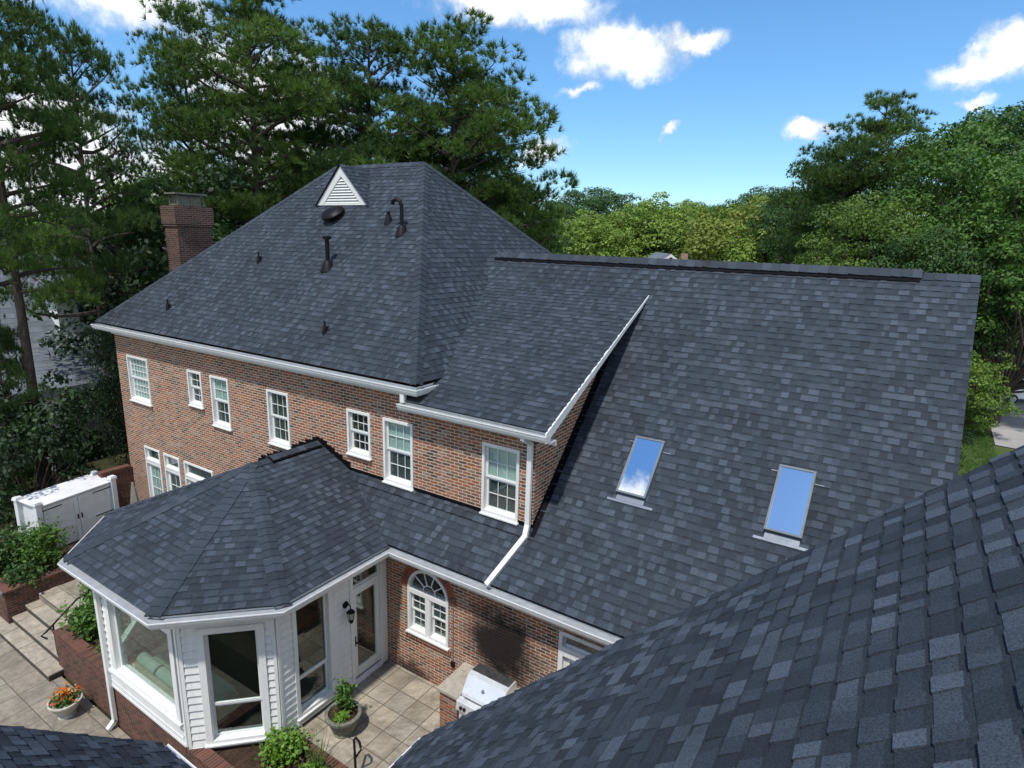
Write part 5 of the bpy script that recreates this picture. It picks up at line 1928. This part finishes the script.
# sofa inside the sunroom
sf = thing('sofa', 'pale sofa with sage green cushions seen through the sunroom picture window', 'sofa', (-2.6, -3.3, 0.03))
q = MB()
q.box(-3.75, -1.35, -3.72, -2.75, 0.03, 0.36)
q.box(-3.75, -1.35, -3.80, -3.62, 0.03, 0.66)
q.box(-3.80, -3.66, -3.72, -2.75, 0.03, 0.55)
q.build('frame', 'wicker', sf, bevel=0.03)
for i in range(3):
    x0 = -3.64 + i * 0.76
    q = MB(); q.box(x0, x0 + 0.74, -3.45, -2.78, 0.362, 0.52); q.build('seat_cushion', 'sage', sf, bevel=0.06)
    q = MB(); q.tube([(x0 + .03, -3.48, 0.62), (x0 + .72, -3.48, 0.62)], 0.13, 14); q.build('back_cushion', 'sage', sf, smooth=True)

# ------------------------------------------------------------------ lower left: steps, planter, rail, pots, wall, shed
st = thing('stone_steps', 'four broad stone steps rising beside the brick planter', 'steps', (-8.1, -3.6, -0.9))
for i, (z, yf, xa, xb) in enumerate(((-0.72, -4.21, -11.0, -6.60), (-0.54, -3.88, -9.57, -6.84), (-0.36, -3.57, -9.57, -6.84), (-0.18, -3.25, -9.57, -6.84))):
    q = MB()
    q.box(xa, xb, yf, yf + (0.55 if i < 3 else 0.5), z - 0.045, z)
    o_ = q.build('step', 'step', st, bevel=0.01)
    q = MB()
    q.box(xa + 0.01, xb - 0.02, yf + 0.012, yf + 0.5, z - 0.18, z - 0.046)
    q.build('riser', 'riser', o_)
pl = thing('brick_planter', 'raised brick planter along the front of the sunroom', 'planter', (-5.5, -3.4, -0.9))
q = MB()
q.box(-6.82, -4.75, -3.90, -3.70, -0.92, 0.12)
q.box(-6.82, -6.62, -3.70, -1.9, -0.92, 0.12)
q.box(-4.75, -4.06, -3.90, -3.70, -0.92, 0.12)
q.build('brick_wall', 'brick_dark', pl)
q = MB()
q.box(-6.84, -4.1, -3.92, -3.66, 0.12, 0.19)
q.box(-6.84, -6.60, -3.66, -1.9, 0.12, 0.19)
q.build('brick_cap', 'rowlock', pl)
q = MB()
q.box(-6.62, -4.4, -3.70, -1.9, -0.3, 0.06)
q.build('soil', 'soil', pl)
shrub('planter_shrub', 'glossy bright green shrub spilling over the brick planter', 'shrub', (-6.15, -3.35, 0.05), 0.52, 0.55, 1500, 0.125, 'glossy', 41, 18, up=0.6)
shrub('planter_shrub', 'taller darker shrub behind the handrail at the back of the brick planter', 'shrub', (-6.5, -2.95, 0.05), 0.42, 0.95, 1700, 0.10, 'oak', 42, 18)
shrub('planter_shrub', 'small green shrub between downspout and brick planter cap', 'shrub', (-5.0, -3.35, 0.05), 0.42, 0.38, 700, 0.11, 'glossy', 43, 10)
hr = thing('handrail', 'black metal handrail at the corner of the brick planter', 'handrail', (-7.0, -3.7, -0.5))
q = MB()
q.tube([(-6.88, -4.02, 0.02), (-6.98, -4.10, 0.10), (-6.96, -4.0, 0.16), (-6.96, -3.3, 0.66), (-6.96, -2.7, 0.74)], 0.022, 8)
q.tube([(-6.96, -2.72, 0.73), (-6.96, -2.72, -0.18)], 0.018, 8)
q.tube([(-6.96, -3.85, 0.26), (-6.96, -3.85, -0.52)], 0.018, 8)
q.build('rail', 'black', hr)
fb = thing('flower_bowl', 'pale cast stone bowl in front of the brick planter', 'planter', (-5.2, -4.40, -0.9))
q = MB()
fc = (-5.2, -4.40, -0.9)
q.lathe([(0.0, 0.0), (0.17, 0.0), (0.16, 0.04), (0.13, 0.07), (0.20, 0.13), (0.28, 0.27), (0.295, 0.33), (0.32, 0.34), (0.32, 0.37), (0.285, 0.375), (0.27, 0.32), (0.0, 0.32)], fc, 28)
q.build('bowl', 'pot_pale', fb, smooth=True)
fw_ = shrub('flowering_plant', 'red and orange flowers growing in the pale stone bowl', 'flowers', (-5.2, -4.40, -0.58), 0.25, 0.10, 620, 0.075, 'oak', 51, 16, up=0.8)
rs_ = np.random.default_rng(52)
P_ = np.array(fc) + np.stack([rs_.normal(0, .13, 90), rs_.normal(0, .13, 90), rs_.uniform(.44, .58, 90)], 1)
cloud_mesh('blossom', quads(P_, 0.075, rs_, 0.9, 0.8), 4, rs_.uniform(0, 1, 90), 'petal', fw_)

rw = thing('retaining_wall', 'brick retaining wall left of the stone steps', 'garden wall', (-9.8, -3, -0.9))
q = MB()
q.box(-9.80, -9.58, -3.95, -0.6, -0.92, 0.13)
q.box(-13.5, -9.80, -3.95, -3.73, -0.92, 0.13)
q.build('brick_wall', 'brick_dark', rw)
q = MB()
q.box(-9.82, -9.56, -3.72, -0.6, 0.13, 0.19)
q.box(-13.5, -9.56, -3.97, -3.72, 0.13, 0.19)
q.build('brick_cap', 'rowlock', rw)
q = MB()
q.box(-13.4, -9.82, -3.73, -0.3, -0.4, 0.08)
q.build('soil', 'soil', rw)
q = MB()
q.box(-10.6, -9.57, -4.0, -3.972, 0.14, 0.20)
q.build('metal_edge', 'lead', rw)
shrub('wall_shrub', 'leafy shrub on the retaining wall in front of the white shed', 'shrub', (-10.4, -2.75, 0.05), 0.6, 0.80, 1900, 0.11, 'oak', 61, 22)
shrub('wall_shrub', 'dark green shrub at the left edge above the retaining wall', 'shrub', (-11.2, -3.3, 0.05), 0.8, 0.6, 2200, 0.11, 'oak_dark', 62, 20)
shrub('wall_shrub', 'low dark shrub behind the retaining wall corner', 'shrub', (-10.0, -3.35, 0.05), 0.5, 0.28, 1000, 0.10, 'oak_dark', 63, 14)

sh = thing('storage_shed', 'white wooden storage shed with panelled double doors and a flat top', 'shed', (-11.85, -1.5, -0.2))
sdir = Vector((-0.186, 0.983, 0)).normalized()       # along the front, left to right
sn = Vector((sdir.y, -sdir.x, 0))                     # outward (towards the camera)
SO = Vector((-11.16, -2.72, 0)) + sdir * 0.26
Ls = 2.20
Sx = lambda mb, a, b, c, d, n0, n1: mb.fbox(SO, sdir, Z, sn, a, b, c, d, n0, n1)
q = MB()
Sx(q, 0.05, Ls - 0.05, -0.2, 1.52, -0.9, -0.03)
q.build('body', 'shed', sh)
q = MB()
q.prism([SO + sdir * -0.04 + sn * 0.05 + Z * 1.52, SO + sdir * (Ls + .02) + sn * 0.05 + Z * 1.52, SO + sdir * (Ls + .02) + sn * -0.95 + Z * 1.60, SO + sdir * -0.04 + sn * -0.95 + Z * 1.60], (0, 0, 0.035))
q.build('top', 'shed_top', sh, bevel=0.006)
for a, b in ((0.14, Ls / 2 - 0.008), (Ls / 2 + 0.008, Ls - 0.14)):
    q = MB()
    for (p0, p1, c0, c1) in ((a, a + .12, -.15, 1.45), (b - .12, b, -.15, 1.45), (a + .12, b - .12, -.15, .02), (a + .12, b - .12, 1.31, 1.45), (a + .12, b - .12, .55, .67)):
        Sx(q, p0, p1, c0, c1, -0.03, 0.012)
    Sx(q, a + .12, b - .12, .02, 1.31, -0.03, -0.012)
    dd = q.build('door', 'shed', sh, bevel=0.004)
    q = MB()
    hx = b - 0.05 if a < 1 else a + 0.05
    Sx(q, hx - .012, hx + .012, 0.75, 0.90, 0.012, 0.045)
    e0, e1 = (a - 0.05, a + 0.5) if a < 1 else (b - 0.5, b + 0.05)
    for zz in (1.375, 0.6):
        Sx(q, e0, e1, zz - 0.016, zz + 0.016, 0.0125, 0.02)
    q.build('strap_hinge', 'black', dd)
for a in (0.0, Ls):
    for n0 in (0.0, -0.86):
        q = MB()
        Sx(q, a - .075, a + .075, -0.2, 1.60, n0 - 0.075, n0 + 0.075)
        Sx(q, a - .105, a + .105, 1.60, 1.66, n0 - 0.105, n0 + 0.105)
        c_ = SO + sdir * a + sn * n0 + Z * 1.66
        q.prism([c_ + sdir * x_ + sn * y_ for x_, y_ in ((-.09, -.09), (.09, -.09), (.09, .09), (-.09, .09))], (0, 0, 0.04))
        q.build('post', 'shed', sh, bevel=0.006)

gw_ = thing('garden_wall', 'low brick wall joining the white shed to the house corner', 'garden wall', (-12.0, 0, -0.4))
q = MB()
q.box(-12.18, -11.97, -0.45, 0.5, -0.42, 1.68)
q.build('brick_wall', 'brick_dark', gw_)
q = MB()
q.box(-12.2, -11.95, -0.45, 0.45, 1.68, 1.75)
q.build('brick_cap', 'rowlock', gw_)
um = thing('closed_umbrella', 'closed grey patio umbrella by the house corner', 'umbrella', (-11.1, 0.05, -0.2))
q = MB()
q.lathe([(0.0, 1.95), (0.03, 1.9), (0.10, 1.3), (0.13, 0.95), (0.12, 0.9), (0.0, 0.9)], (-11.1, 0.05, -0.4), 10, flute=0.2)
q.build('canopy', 'grey_cloth', um)
q = MB()
q.tube([(-11.1, 0.05, -0.42), (-11.1, 0.05, 1.62)], 0.022, 8)
q.lathe([(0.0, 0.0), (0.22, 0.0), (0.2, 0.07), (0.04, 0.1), (0, .1)], (-11.1, 0.05, -0.42), 16)
q.build('pole', 'black', um)

# lawn grass blades beside the driveway
rs_ = np.random.default_rng(71)
gp = np.stack([rs_.uniform(9.0, 13.5, 16000), rs_.uniform(22, 40, 16000), np.full(16000, -0.405)], 1)
gd = np.tile(np.array((0, 0, 1.0)), (16000, 1))
tag(cloud_mesh('grass', needles(gp, gd, 3, 0.12, 0.02, rs_), 3, rs_.normal(.35, .25, 48000), 'oak', None), 'short green lawn grass by the driveway', 'grass', kind='stuff')
